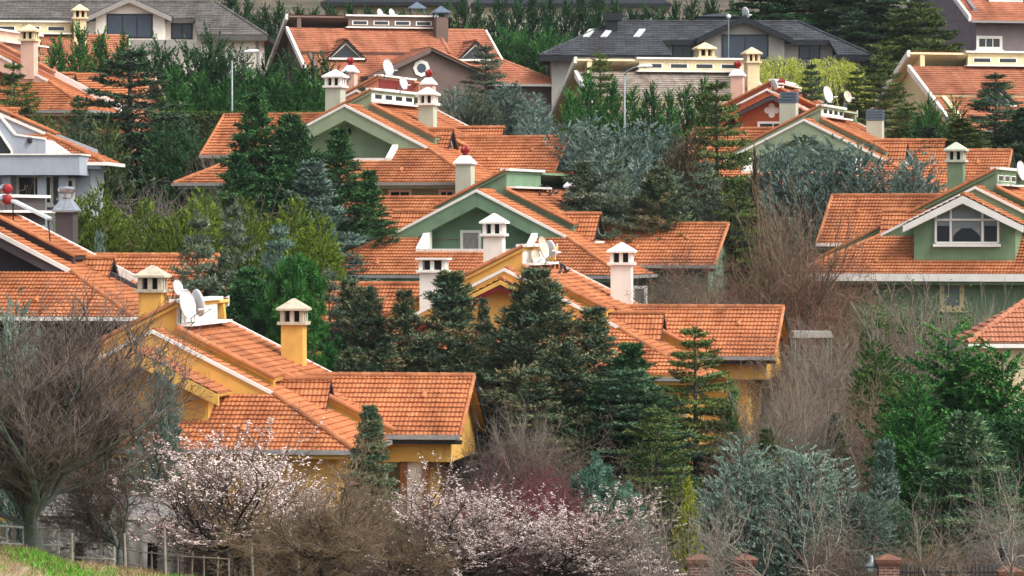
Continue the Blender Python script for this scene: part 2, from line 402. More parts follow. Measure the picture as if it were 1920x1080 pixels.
def window(H, u, v, w0, wd, ht, face='front', frame='trim', glass='glass', fr=0.14, sill=True, mull=1, parent=None):
    """Frame standing 5 cm proud of the wall, pane set back inside it. face: front = wall facing -v, right = wall facing +u, left = -u"""
    f = H.mb(); g = H.mb()
    def bx(mb, s0, s1, z0, z1, d0, d1):
        if face == 'front': mb.box((u + s0, v - d1, w0 + z0), (u + s1, v - d0, w0 + z1))
        elif face == 'right': mb.box((u + d0, v + s0, w0 + z0), (u + d1, v + s1, w0 + z1))
        else: mb.box((u - d1, v + s0, w0 + z0), (u - d0, v + s1, w0 + z1))
    a = wd / 2
    bx(f, -a, -a + fr, 0, ht, -0.1, 0.05); bx(f, a - fr, a, 0, ht, -0.1, 0.05)
    bx(f, -a + fr, a - fr, ht - fr, ht, -0.1, 0.05); bx(f, -a + fr, a - fr, 0, fr, -0.1, 0.05)
    for k in range(1, mull + 1):
        x = -a + fr + (wd - 2 * fr) * k / (mull + 1); bx(f, x - 0.03, x + 0.03, fr, ht - fr, -0.1, 0.03)
    bx(g, -a + fr, a - fr, fr, ht - fr, -0.1, 0.005)
    o = f.build('window', frame, parent); g.build('pane', glass, o)
    if sill:
        q = H.mb(); bx(q, -a - 0.1, a + 0.1, -0.09, -0.002, -0.1, 0.14); q.build('sill', frame, o)
    return o

def chimney(H, u, v, wb, wt, a, b, style, mat, capmat='stone', parent=None):
    """wb buried base, wt height of the top of the shaft's collar; a, b half widths. Cap as a sub-part."""
    s = H.mb(); s.box((u - a, v - b, wb), (u + a, v + b, wt - 0.14)); o = s.build('chimney', mat, parent)
    k = H.mb()
    if style in ('stone', 'flat'):
        k.box((u - a - .13, v - b - .13, wt - 0.14), (u + a + .13, v + b + .13, wt - 0.02))
        hp = 0.42; t = 0.16
        for i in (-1, 0, 1):
            for j in (-1, 0, 1):
                if i == 0 and j == 0: continue
                x, y = u + i * (a - t / 2 + .03), v + j * (b - t / 2 + .03); k.box((x - t / 2, y - t / 2, wt - .021), (x + t / 2, y + t / 2, wt + hp))
        k.box((u - a - .17, v - b - .17, wt + hp - .001), (u + a + .17, v + b + .17, wt + hp + .08))
        if style == 'stone': k.frustum(u, v, wt + hp + .081, wt + hp + .46, a + .17, b + .17, 0.05, 0.05)
        k.build('chimney_cap', capmat, o)
        q = H.mb(); q.box((u - a * .62, v - b * .62, wt - .02), (u + a * .62, v + b * .62, wt + hp - .03)); q.build('flue', 'nearblack', o)
    elif style == 'turbine':
        k.box((u - a - .1, v - b - .1, wt - 0.14), (u + a + .1, v + b + .1, wt - .05)); k.frustum(u, v, wt - .05, wt + .32, a + .1, b + .1, a * .5, b * .5); k.build('chimney_cap', 'whitemetal', o)
        turbine(H, u, v, wt + .32, .245, o)
    elif style == 'steel':
        k.frustum(u, v, wt - .14, wt - .06, a + .12, b + .12, a + .12, b + .12); k.frustum(u, v, wt - .06, wt + .5, a + .12, b + .12, a * .45, b * .45)
        k.lathe([(.26, 0), (.26, .18), (.38, .26), (.40, .40), (.30, .48), (.05, .5)], 14, (u, v, wt + .5)); k.build('chimney_cap', 'steel', o)
    elif style == 'grille':
        for i in range(4): k.box((u - a - .03, v - b - .03, wt - .12 + i * .17), (u + a + .03, v + b + .03, wt - .12 + i * .17 + .12))
        k.box((u - a + .08, v - b + .08, wt - .14), (u + a - .08, v + b - .08, wt + .48)); k.build('chimney_cap', 'slate', o)
    elif style == 'hood':
        for i in (-1, 1):
            for j in (-1, 1): k.box((u + i * a - .05, v + j * b - .05, wt - .14), (u + i * a + .05, v + j * b + .05, wt + .22))
        k.frustum(u, v, wt + .2, wt + .26, a + .18, b + .18, a + .18, b + .18); k.frustum(u, v, wt + .26, wt + .72, a + .18, b + .18, .04, .04); k.build('chimney_cap', 'slate', o)
    return o

def turbine(H, u, v, w0, r, parent):
    """Red ribbed wind-driven ventilator ball on a short neck."""
    k = H.mb(); k.lathe([(.6 * r, 0), (.6 * r, .25 * r)] + [(r * math.sin(R(20 + 140 * i / 8)), .25 * r + .95 * r + -r * math.cos(R(20 + 140 * i / 8)) * .95) for i in range(9)] + [(.05 * r, 2.2 * r)], 28, (u, v, w0), rib=-.2, nrib=1)
    return k.build('ventilator', 'redmetal', parent)

def villa(name, label, apex, yaw, wall, mir=1, fascia=None, trim='trim', tile='tile', p=0.5, W=4.8, We=8.5, sk=3.7,
          q=3.0, t=0.9, h=0.9, dl=0.4, L=13.0, Lc=8.0, cw='white', front='plain', bay=None, vin=1.1, fd=0.75, verge=0.08,
          gutter='gutter', gh=0.14, q4=None, wings=(), dormers=(), chims=(), wins=(), strips=4, group=None, back=True,
          cols=6, cat='house', extra=None, gable_win=None, low=None, verge_mat=None, zone3=0.45, raised_h=0.35):
    H = House(name, label, apex, yaw, mir, cat, group); T = M[tile]; fm = fascia or wall
    L = L if not callable(L) else L(H)
    q4 = q4 if q4 is not None else q + 3.2
    has3 = q4 < L - 1; q4 = min(q4, L)
    kw = dict(cols=cols)
    rp = lambda u: -p * u                                   # right slope
    rl = lambda u: h + p * (u - t)                          # raised rear left slope
    zs = lambda v: -p * W + p * v                           # front skirt slope, v negative
    # ---- tiled slopes
    right = [[(0, 0, 0), (W, 0, rp(W)), (W, q, rp(W)), (0, q, 0)], [(4.0, q, rp(4)), (W, q, rp(W)), (W, q4, rp(W)), (4.0, q4, rp(4))],
             [(W, 0, rp(W)), (We, -sk, rp(We)), (We, q4, rp(We)), (W, q4, rp(W))]]
    rais = [[(t, q, rp(t) + dl), (4.3, q, rp(4.3) + dl), (4.3, L, rp(4.3) + dl), (t, L, rp(t) + dl)]]
    z3 = [[(3.9, q4, rp(3.9) + zone3), (We + .15, q4, rp(We + .15) + zone3), (We + .15, L, rp(We + .15) + zone3), (3.9, L, rp(3.9) + zone3)]] if has3 else []
    left = [[(0, 0, 0), (0, q, 0), (-W, q, rp(W)), (-W, 0, rp(W))], [(-W, 0, rp(W)), (-W, q, rp(W)), (-We, q, rp(We)), (-We, -sk, rp(We))]]
    rlft = [[(t, q, h), (t, L, h), (-We, L, rl(-We)), (-We, q, rl(-We))]]
    if front == 'recess':
        ua, ub, vp = bay['ua'], bay['ub'], bay['vp']
        skirt = [[(-We, -sk, zs(-sk)), (ua, -sk, zs(-sk)), (ua, 0, zs(0)), (-W, 0, zs(0))], [(ub, -sk, zs(-sk)), (We, -sk, zs(-sk)), (W, 0, zs(0)), (ub, 0, zs(0))],
                 [(ua, -sk, zs(-sk)), (ub, -sk, zs(-sk)), (ub, vp, zs(vp)), (ua, vp, zs(vp))]]
    else:
        skirt = [[(-We, -sk, zs(-sk)), (We, -sk, zs(-sk)), (W, 0, zs(0)), (-W, 0, zs(0))]]
    H.tiles(right, T, **kw); H.tiles(rais, T, **kw)
    if has3: H.tiles(z3, T, **kw)
    H.tiles(left, T, **kw); H.tiles(rlft, T, **kw); H.tiles(skirt, T, **kw)
    d = H.mb()
    for poly in right + rais + z3 + left + rlft + skirt:
        d.slab([(x, y, z - .03) for x, y, z in poly], .13)
    d.build('roof_deck', fm)
    # terracotta verge along the stepped edges of the raised slopes
    H.caps([((t, q + .02, rp(t) + dl + .02), (4.3, q + .02, rp(4.3) + dl + .02))] + ([((3.9, q4 + .02, rp(3.9) + zone3 + .02), (We + .15, q4 + .02, rp(We + .15) + zone3 + .02))] if has3 else []) + [
            ((t, q + .05, h + .03), (-We, q + .05, rl(-We) + .03)), ((W, 0, rp(W) + .02), (We, -sk, rp(We) + .02)), ((-W, 0, rp(W) + .02), (-We, -sk, rp(We) + .02)),
            ((0.05, .2, .02), (0.05, q, .02))], T)
    for uu, vv in ((-4.5, -2.4), (3.9, -2.2)):
        H.caps([((uu, vv - .32, zs(vv - .32) + .03), (uu, vv, zs(vv) + .05))], T, name='vent_tile', r=.11, ln=1)
    # ---- walls
    b = H.mb(); yb = L - 0.7
    b.box((-We + .8, -sk + .85, H.zb - .6), (We - .8, yb, rp(We) + .22))
    b.prism_uw([(-W - 2.2, rp(W + 2.2) - .05), (-W - 2.2, rp(W + 2.2) - .6), (W + 2.2, rp(W + 2.2) - .6), (W + 2.2, rp(W + 2.2) - .05), (0, -.16)], vin, vin + .3)
    b.prism_uw([(-W - 2.2, rp(W + 2.2) + .25), (-W - 2.2, rp(W + 2.2) - .5), (W + 2.2, rp(W + 2.2) - .5), (W + 2.2, rp(W + 2.2) + .25), (t + .1, rp(t) + dl - .2), (t, h - .15)], yb - .3, yb)
    # stepped wall between front and raised slopes
    b.prism_uw([(t - .05, h - .14), (t - .05, rp(t) - .1), (0, -.12), (-We + .3, rp(We) - .02), (-We + .3, rl(-We + .3) - .13)], q + .12, q + .3)
    b.prism_uw([(t - .05, rp(t) + dl - .14), (t - .05, rp(t) - .1), (4.28, rp(4.28) - .1), (4.28, rp(4.28) + dl - .14)], q + .1, q + .26)
    if has3: b.prism_uw([(3.95, rp(3.95) + zone3 - .14), (3.95, rp(3.95) - .1), (We, rp(We) - .1), (We, rp(We) + zone3 - .14)], q4 + .1, q4 + .26)
    wallo = b.build('wall', wall)
    # ---- front gable: deep fascia and soffit, white verge coping
    ht = rp(W)
    fz = min(fd / p, W - .3)
    f = H.mb()
    for sg in (-1, 1):
        f.prism_uw([(0, -.06), (sg * W, ht - .06), (sg * (W - fz), ht - .06), (0, -fd - .06)], .02, vin - .005)
    f.build('fascia', fm)
    k = H.mb()
    for sg in (-1, 1):
        k.prism_uw([(0, .08), (sg * W, ht + .08), (sg * W, ht - verge + .02), (0, -verge + .02)], -.05, .1)
    k.build('verge_coping', verge_mat or trim)
    if back:
        k = H.mb()
        k.prism_uw([(t, rp(t) + dl + .12), (We, rp(We) + dl + .12), (We, rp(We) + dl - .3), (t, rp(t) + dl - .3)], L - .04, L + .16)
        k.prism_uw([(t, h + .1), (-We, rl(-We) + .1), (-We, rl(-We) - .3), (t, h - .3)], L - .04, L + .16)
        k.build('verge_coping', verge_mat or trim)
    # ---- clerestory
    ca = H.mb(); c0, c1 = q + .15, q + .15 + Lc
    ca.box((t - .3, c0, rp(t) - .1), (t, c1, h - .02)); cl = ca.build('clerestory', cw)
    k = H.mb(); k.box((t - .3, c0 - .2, h - .015), (t + .2, c1 + .2, h + .11)); k.box((t + .001, c0 - .1, rp(t) + dl + .06), (t + .55, c1 + .25, rp(t) + dl + .16)); k.build('coping', trim, cl)
    if strips:
        zw = rp(t) + dl + .30; hh = min(.32, h - .1 - zw)
        for i in range(strips):
            vc = c0 + Lc * (i + .55) / (strips + .1)
            o = H.mb(); o.box((t + .0, vc - Lc / strips * .36, zw), (t + .035, vc + Lc / strips * .36, zw + hh)); g = o.build('window', trim, cl)
            o = H.mb(); o.box((t + .01, vc - Lc / strips * .31, zw + .04), (t + .045, vc + Lc / strips * .31, zw + hh - .04)); o.build('pane', 'glass', g)
    # ---- front feature
    if front == 'recess':
        k = H.mb(); wp = zs(vp) + .12
        k.box((ua - .02, vp - .08, zs(vp) - .9), (ub + .02, vp + .1, wp)); k.build('parapet', trim)
        for uu in (ua, ub):
            k = H.mb(); k.prism_vw([(vp - .1, zs(vp) + .14), (.5, zs(.5) + .28), (.5, zs(.5) - 1.2), (vp - .1, zs(vp) - 1.0)], uu - .16, uu + .16); k.build('parapet', trim)
        k = H.mb(); k.box((ua, vp, zs(0) - 1.9), (ub, vin, zs(0) - 1.7)); k.build('balcony_floor', 'concrete')
        k = H.mb(); k.box((ua, vin - .02, zs(0) - 1.8), (ub, vin - .005, zs(0) - .3)); k.build('wall', wall)
    if front == 'bay':
        vb, ub0, wb_, Wb = bay['v'], bay.get('u', 0), bay['w'], bay['W']; pb = bay.get('p', p); wl = bay.get('wl', wb_ - pb * Wb)
        bp = [[(ub0, vb, wb_), (ub0 + Wb, vb, wb_ - pb * Wb), (ub0 + Wb, .3, wb_ - pb * Wb), (ub0, .3, wb_)], [(ub0, vb, wb_), (ub0, .3, wb_), (ub0 - Wb, .3, wb_ - pb * Wb), (ub0 - Wb, vb, wb_ - pb * Wb)]]
        ro = H.tiles(bp, T, 'bay_roof', **kw)
        k = H.mb()
        for poly in bp: k.slab([(x, y + .03, z - .03) for x, y, z in poly], .1)
        k.build('roof_deck', bay.get('deck', fm), ro)
        H.caps([((ub0, vb + .05, wb_ + .03), (ub0, .2, wb_ + .03))], T, ro)
        k = H.mb(); fdb = bay.get('fd', .32)
        for sg in (-1, 1):
            k.prism_uw([(ub0, wb_ - .02), (ub0 + sg * Wb, wb_ - pb * Wb - .02), (ub0 + sg * Wb, wb_ - pb * Wb - fdb), (ub0, wb_ - fdb - .06)], vb - .04, vb + .2)
        k.build('fascia', bay.get('fascia', trim), ro)
        if bay.get('second'):
            k = H.mb()
            for sg in (-1, 1):
                k.prism_uw([(ub0, wb_ - fdb - .06), (ub0 + sg * Wb, wb_ - pb * Wb - fdb), (ub0 + sg * Wb, wb_ - pb * Wb - fdb - .22), (ub0, wb_ - fdb - .3)], vb + .02, vb + .25)
            k.build('fascia', bay['second'], ro)
        k = H.mb(); iw = bay.get('iw', Wb - .55)
        k.prism_uw([(ub0 - iw, wb_ - pb * iw - .14), (ub0 - iw, zs(-sk) - .2), (ub0 + iw, zs(-sk) - .2), (ub0 + iw, wb_ - pb * iw - .14), (ub0, wb_ - .14)], vb + .6, 1.0)
        k.build('bay_wall', bay.get('wall', wall))
    # ---- gutters
    gu = H.mb(); zz = rp(We)
    gu.box((-We - .1, -sk - .2, zz - gh), (We + .1, -sk - .02, zz + .02)); gu.box((We + .02, -sk - .019, zz - gh), (We + .18, q4, zz + .02)); gu.build('gutter', gutter)
    gu = H.mb(); gu.box((-We + .2, -sk - .015, zz - gh - .16), (We - .2, -sk + .9, zz - .13)); gu.build('soffit', fm)
    if mir == 1 and name == 'villa' and not extra:
        k = H.mb(); k.tube([(We + .02, -sk - .05, rp(We) - .1), (We - .2, -sk + .3, rp(We) - .45), (We - .72, -sk + .77, rp(We) - .7), (We - .72, -sk + .77, H.zb)], .06, 8); k.build('downpipe', gutter)
    # ---- wings
    for wg in wings: wing(H, T, wall, fm, trim, gutter, kw, **wg)
    for dm in dormers: dormer(H, T, wall, trim, kw, p, **dm)
    for cc in chims:
        cc = dict(cc); pt = cc.pop('at'); u, v = pt; side = cc.pop('wb', None)
        wb = side if side is not None else min(rp(abs(u)) - .3, 0)
        chimney(H, u, v, wb, cc.pop('wt'), cc.pop('a', .5), cc.pop('b', .5), cc.pop('style'), cc.pop('mat', wall), **cc)
    for ww in wins:
        ww = dict(ww); u, v, w0 = ww.pop('at'); window(H, u, v, w0, ww.pop('wd'), ww.pop('ht'), **ww)
    if extra: extra(H)
    return H

def wing(H, T, wall, fm, trim, gutter, kw, side=1, u1=12.0, wr=-1.8, v=7.0, half=3.6, rise=2.1, u0=None, jetty=False, dark=True):
    s = side; u0 = u0 if u0 is not None else max(0.5, -wr / .5 - 1.5)
    fp = [[(s * u0, v, wr), (s * u1, v, wr), (s * u1, v - half, wr - rise), (s * u0, v - half, wr - rise)]]
    bp = [[(s * u0, v, wr), (s * u0, v + half, wr - rise), (s * u1, v + half, wr - rise), (s * u1, v, wr)]]
    ro = H.tiles(fp + bp, T, 'wing_roof', **kw)
    k = H.mb()
    for poly in fp + bp: k.slab([(x, y, z - .03) for x, y, z in poly], .16)
    k.build('roof_deck', fm, ro)
    H.caps([((s * u0, v, wr + .03), (s * (u1 + .02), v, wr + .03)), ],T, ro)
    H.caps([((s * u1, v - .05, wr + .01), (s * u1, v - half, wr - rise + .02))], T, ro, r=.085)
    for fu, fv in ((.55, .55), (.8, .3)):
        a_ = u0 + (u1 - u0) * fu; z = wr - rise * fv + .03; H.caps([((s * a_, v - half * fv - .32, z - .32 * rise / half), (s * a_, v - half * fv, z + .02))], T, ro, name='vent_tile', r=.11, ln=1)
    k = H.mb(); k.prism_vw([(v + .1, wr - .02), (v + half, wr - rise - .02), (v + half, wr - rise - .42), (v + .1, wr - .36)], s * (u1 + .01), s * (u1 + .07))
    k.build('verge_strip', 'darkmetal' if dark else fm, ro)  # strip along the rear verge, dark when the flag is set
    g = H.mb(); a, b_ = sorted((s * (u0 + 4.5), s * (u1 + .02))); g.box((a, v - half - .19, wr - rise - .12), (b_, v - half - .02, wr - rise + .04)); g.build('gutter', gutter, ro)
    g = H.mb(); g.box((a, v - half - .015, wr - rise - .3), (b_, v - half + .5, wr - rise - .17)); g.build('soffit', 'darkmetal' if dark else fm, ro)
    w_ = H.mb(); hw = half - .55; uw = u1 - .42; a, b_ = sorted((s * (u0 + 3.5), s * uw)); zt = wr - rise + .16
    if jetty:
        w_.prism_vw([(v - hw, zt), (v - hw, zt - 1.15), (v + hw, zt - 1.15), (v + hw, zt), (v, wr - .18)], s * (u0 + 3), s * uw)
        w_.box((s * (u0 + 3), v - hw + .45, H.zb - .5), (s * (uw - .9), v + hw - .3, zt - 1.15))
    else:
        w_.prism_vw([(v - hw, zt), (v - hw, H.zb - .5), (v + hw, H.zb - .5), (v + hw, zt), (v, wr - .18)], s * (u0 + 3), s * uw)
    w_.build('wing_wall', wall)

def dormer(H, T, wall, trim, kw, p, side=1, u1=5.4, wd=-1.2, v=5.0, b=1.5, sl=1.0, base=None, glass='glass', ov=.28):
    s = side; u0 = max(0.2, -wd / p - 1.6); z1 = wd - sl * b
    fp = [(s * u0, v, wd), (s * u1, v, wd), (s * u1, v - b, z1), (s * u0, v - b, z1)]
    bp = [(s * u0, v, wd), (s * u0, v + b, z1), (s * u1, v + b, z1), (s * u1, v, wd)]
    w_ = H.mb(); hb = b - .22; zb_ = -p * u1 - .05
    w_.prism_vw([(v - hb, min(wd - .05 - sl * hb, 99)), (v - hb, wd - sl * b - .25), (v + hb, wd - sl * b - .25), (v + hb, wd - .05 - sl * hb), (v, wd - .1)], s * (u0 + .5), s * (u1 - ov))
    o = w_.build('dormer', wall)
    H.tiles([fp, bp], T, 'dormer_roof', o, **kw)
    k = H.mb(); k.slab([(x, y, z - .03) for x, y, z in fp], .1); k.slab([(x, y, z - .03) for x, y, z in bp], .1); k.build('roof_deck', 'oxblood' if False else 'darkmetal', o)
    H.caps([((s * u0, v, wd + .03), (s * (u1 + .03), v, wd + .03))], T, o)
    g = H.mb(); gb = hb - .18; uf = u1 - ov; a0, a1 = sorted((s * (uf - .05), s * (uf + .012)))
    g.prism_vw([(v - gb, wd - sl * gb - .32), (v + gb, wd - sl * gb - .32), (v, wd - .36)], a0, a1); gg = g.build('dormer_window', glass, o)
    f = H.mb(); a0, a1 = sorted((s * (uf - .05), s * (uf + .06)))
    for sg in (-1, 1): f.prism_vw([(v, wd - .2), (v + sg * (gb + .12), wd - sl * (gb + .12) - .2), (v + sg * (gb - .04), wd - sl * (gb - .04) - .24), (v, wd - .38)], a0, a1)
    f.build('window_frame', trim, o)
    si = H.mb(); a0, a1 = sorted((s * (uf - .1), s * (u1 + .1))); si.box((a0, v - hb - .05, z1 + .02), (a1, v + hb + .05, z1 + .16)); si.build('sill', trim, o)

def dish(px, py, Y, r, az, el, label, z0=None, mat='dish', mast=True, group='satellite dishes on the roofs'):
    """Satellite dish: dished reflector, feed arm with its receiver, bent mast on a foot. (px, py) = reflector centre; az: compass of its face, 0 = to camera, + = to the right."""
    c0 = P(px, py, Y); hgt = 0.75 * r + .35
    root = empty('satellite_dish', (c0[0], c0[1], c0[2] - hgt)); tag(root, label, 'satellite dish', group)
    d = Vector((math.sin(R(az)) * math.cos(R(el)), -math.cos(R(az)) * math.cos(R(el)), math.sin(R(el))))
    o = Vector((0, 0, hgt))
    prof = [(0.01, -.26 * r)] + [(r * i / 8, -.26 * r + .26 * r * (i / 8) ** 2) for i in range(1, 9)] + [(r * 1.02, .02)] + [(r * i / 8, -.26 * r + .26 * r * (i / 8) ** 2 - .035) for i in range(8, 0, -1)] + [(0.01, -.26 * r - .035)]
    MB().lathe(prof, 28, o, d).build('reflector', M[mat], root, True)
    side = d.cross(Vector((0, 0, 1))).normalized(); dn = d.cross(side); dn = dn if dn.z < 0 else -dn
    lo = o + dn * r * .98 - d * .02; tip = o + d * r * 1.05 + dn * r * .55
    MB().tube([lo, tip], .022, 6).build('feed_arm', M['galv'], root)
    MB().tube([tip - d * .05, tip - d * .18 - dn * .02], .05, 8).tube([tip - d * .05, tip + d * .05], [.035, .03], 8).build('receiver', M['whitemetal'], root)
    bk = o - d * .27 * r
    MB().tube([bk, bk - d * .14 - Vector((0, 0, .1)), Vector((bk.x - d.x * .16, bk.y - d.y * .16, 0))], .032, 8).box((bk.x - d.x * .16 - .14, bk.y - d.y * .16 - .14, 0), (bk.x - d.x * .16 + .14, bk.y - d.y * .16 + .14, .03)).build('mast', M['galv'], root)
    return root
# ------------------------------------------------------------------ the houses of the estate
def rr_hit(f, px, py, dl, p=.5): return f.hit(px, py, (p, 0, 1), dl)        # on the raised right slope
def Wg(f, px, py, v, **k):
    u, _, w_ = f.at_v(px, py, v); return dict(u1=abs(u), wr=w_, v=v, side=1 if u > 0 else -1, **k)
def Dm(f, px, py, v, sill=None, **k):
    u, _, w_ = f.at_v(px, py, v)
    if sill: k['b'] = (w_ - f.at_v(px, sill, v)[2]) / k.get('sl', 1.0)
    return dict(u1=abs(u), wd=w_, v=v, side=1 if u > 0 else -1, **k)
def Ch(f, px, top, v, wb=None, **k):
    u, _, w_ = f.at_v(px, top, v); d = dict(at=(u, v), wt=w_, **k)
    if wb is not None: d['wb'] = wb
    return d
def ChR(f, px, base, top, dl, **k):
    """chimney standing on the raised right slope at the photo's foot pixel"""
    q = rr_hit(f, px, base, dl); d = Ch(f, px, top, q[1] + .3, **k); d['wb'] = -.5 * (d['at'][0] + 1.0); return d

# A: nearest ochre villa
ap = (285, 622, 151); f = Frame(ap, 8)
bu, _, bw = f.at_v(409, 739, -2.4)
def a_extra(H):
    v = 4.2
    for px in (757, 799):
        u, _, z = H.at_v(px, 860, v); k = H.mb(); k.box((u - .13, v - .1, H.zb), (u + .13, v + .18, z)); k.build('column', 'browncol')
    a, b = H.at_v(762, 858, v), H.at_v(794, 858, v); k = H.mb(); k.box((a[0], v + .05, H.zb), (b[0], v + .16, a[2])); k.build('porch_panel', 'white')
    a = H.at_v(738, 935, v); window(H, a[0], 4.39, a[2], .75, 1.5, mull=0)
HA = villa('villa', 'ochre yellow villa nearest the orchard, two pyramid capped chimneys and three dishes', ap, 8, 'yellow', q=1.5, t=.6, h=1.05, dl=.4,
    L=rr_hit(f, 522, 652, .4)[1], Lc=7.0, cw='white', strips=0, front='bay', bay=dict(v=-2.4, w=bw + .5 * bu, W=bu, fascia='yellow', fd=.42, iw=bu - .5),
    wings=[Wg(f, 889, 706, 7, jetty=True)], dormers=[Dm(f, 621, 712, 3.4, sill=785)], fd=.8,
    chims=[Ch(f, 286, 541, 3.4, -1.5, a=.43, b=.46, style='stone', capmat='stone'), ChR(f, 551, 681, 602, .4, a=.43, b=.4, style='stone', capmat='stone')], q4=3.6, W=4.6, We=8.25, extra=a_extra)
# B: ochre villa behind the conifers
ap = (945, 506, 178); f = Frame(ap, 10)
_, _, bw = f.at_v(938, 524, -.9)
HB = villa('villa', 'ochre villa behind dark conifers, with white chimneys and dark red gable trim', ap, 10, 'yellow', q=1.6, t=.55, h=1.0, dl=.4,
    L=rr_hit(f, 1100, 524, .4)[1], Lc=6.0, cw='white', strips=0, front='bay', bay=dict(v=-.9, w=bw, W=3.9, fascia='yellow', fd=.16, second='oxblood', iw=3.0, deck='oxblood'),
    wings=[Wg(f, 1469, 577, 7, jetty=True), Wg(f, 600, 533, 7, rise=2.4, half=4.1)], dormers=[Dm(f, 1246, 588, 3.6, sill=652)], fd=.3,
    chims=[Ch(f, 927, 437, 5.0, -1.5, a=.43, b=.4, style='stone', mat='white', capmat='trim'), ChR(f, 1166, 570, 491, .4, a=.47, b=.3, style='stone', mat='white', capmat='trim'),
           Ch(f, 813, 505, 1.0, -2.6, a=.56, b=.35, style='flat', mat='white', capmat='trim')], q4=3.8,
    wins=[dict(at=(3.6, -2.85, -7.6), wd=1.3, ht=1.7), dict(at=(0.4, -2.85, -7.6), wd=1.6, ht=1.7), dict(at=(5.9, -2.85, -7.6), wd=1.0, ht=1.7)], W=5.1, We=9.0)
# C: leaf green villa in the middle
ap = (893, 358, 208); f = Frame(ap, 15)
ua = f.at_v(786, 467, -1.3)[0]; ub = f.at_v(990, 462, -1.3)[0]; wc = f.at_v(883, 470, 1.1)
def c_extra(H):
    k = H.mb(); u, _, w_ = H.at_v(1236, 520, -3.0)
    k.tube([(8.45, -3.6, -4.35), (8.5, -3.3, -4.7), (8.2, -2.9, -5.0), (7.95, -2.75, -5.3), (7.95, -2.75, H.zb)], .07, 8); k.build('downpipe', 'gutter')
HC = villa('villa', 'leaf green villa with a balcony under its broad front gable, midway up the slope', ap, 15, 'greend', q=3.2, t=.69, h=1.08, dl=.45,
    L=min(18.0, rr_hit(f, 1122, 379, .45)[1]), Lc=7.0, cw='greend', strips=0, front='recess', bay=dict(ua=ua, ub=ub, vp=-1.3),
    wings=[Wg(f, 1366, 421, 7), Wg(f, 645, 372, 7, rise=2.55, half=4.4)],
    dormers=[Dm(f, 1126, 402, 4.8, sill=458), Dm(f, 1229, 397, 13, b=1.3), Dm(f, 738, 397, 2.6, b=1.5)],
    chims=[ChR(f, 1077, 396, 347, .45, a=.38, b=.42, style='turbine', mat='greenf'), Ch(f, 872, 303, 8.0, -1.5, a=.42, b=.4, style='turbine', mat='greenf')],
    wins=[dict(at=(wc[0], 1.08, -4.1), wd=1.1, ht=wc[2] + 4.1 + 1.05, glass='curtain', mull=0), dict(at=(f.at_v(1199, 570, -2.85)[0], -2.85, f.at_v(1199, 574, -2.85)[2]), wd=.75, ht=1.0, mull=0, glass='glassl'),
          dict(at=(4.5, -2.85, -6.4), wd=1.6, ht=1.5), dict(at=(-4.0, -2.85, -6.4), wd=1.6, ht=1.5)], extra=c_extra)
# D: moss green villa at the edge with the glazed bay
ap = (1828, 352, 203); f = Frame(ap, 15)
bu, _, bw = f.at_v(1805, 366, -3.0); fl = f.at_v(1693, 428, -3.0)
dW = bu - fl[0]
def d_extra(H):
    v = -2.42
    q = lambda px, py: H.at_v(px, py, v)
    (l, _, b0), (r_, _, _), (_, _, mid), (tu, _, top) = q(1755, 455), q(1872, 455), q(1755, 412), q(1812, 379)
    cu = (l + r_) / 2; hs_ = mid + .05
    fr = H.mb(); fr.prism_uw([(l, b0), (r_, b0), (r_, mid + .4), (cu, top), (l, mid + .4)], v - .03, v + .2); g0 = fr.build('window', 'glassl')
    m_ = H.mb()
    for a_, b_ in (((l, b0), (l, mid + .4)), ((r_, b0), (r_, mid + .4)), ((l, b0), (r_, b0)), ((l, mid), (r_, mid)), ((l, mid + .4), (cu, top)), ((cu, top), (r_, mid + .4)),
                   ((l + (r_ - l) * .24, b0), (l + (r_ - l) * .24, mid + .82)), ((l + (r_ - l) * .75, b0), (l + (r_ - l) * .75, mid + .82))):
        m_.bar((a_[0], v - .06, a_[1]), (b_[0], v - .06, b_[1]), .1, .1, (0, 1, 0))
    m_.box((l - .12, v - .2, b0 - .2), (r_ + .12, v - .0, b0 - .06)); m_.build('window_frame', 'trim', g0)
    x0, x1 = l + (r_ - l) * .28, l + (r_ - l) * .71
    k = H.mb(); k.prism_uw([(l + .06, b0 + .06), (l + (r_ - l) * .22, b0 + .06), (l + (r_ - l) * .22, mid - .3), (l + .06, mid - .3)], v - .05, v - .035)
    k.prism_uw([(l + (r_ - l) * .78, b0 + .06), (r_ - .06, b0 + .06), (r_ - .06, mid - .3), (l + (r_ - l) * .78, mid - .3)], v - .05, v - .035)
    k.prism_uw([(x0, b0 + .06), (x1, b0 + .06), (x1, mid - .42), (x0, mid - .42)], v - .05, v - .035); k.build('pane', 'glass', g0)
    k = H.mb()
    for sg, xx in ((1, x0), (-1, x1)):
        k.prism_uw([(xx, mid - .42), (xx + sg * .42, mid - .42), (xx + sg * .36, b0 + .75), (xx + sg * .1, b0 + .45), (xx, b0 + .3)], v - .058, v - .051)
    k.build('curtain', 'curtain', g0)
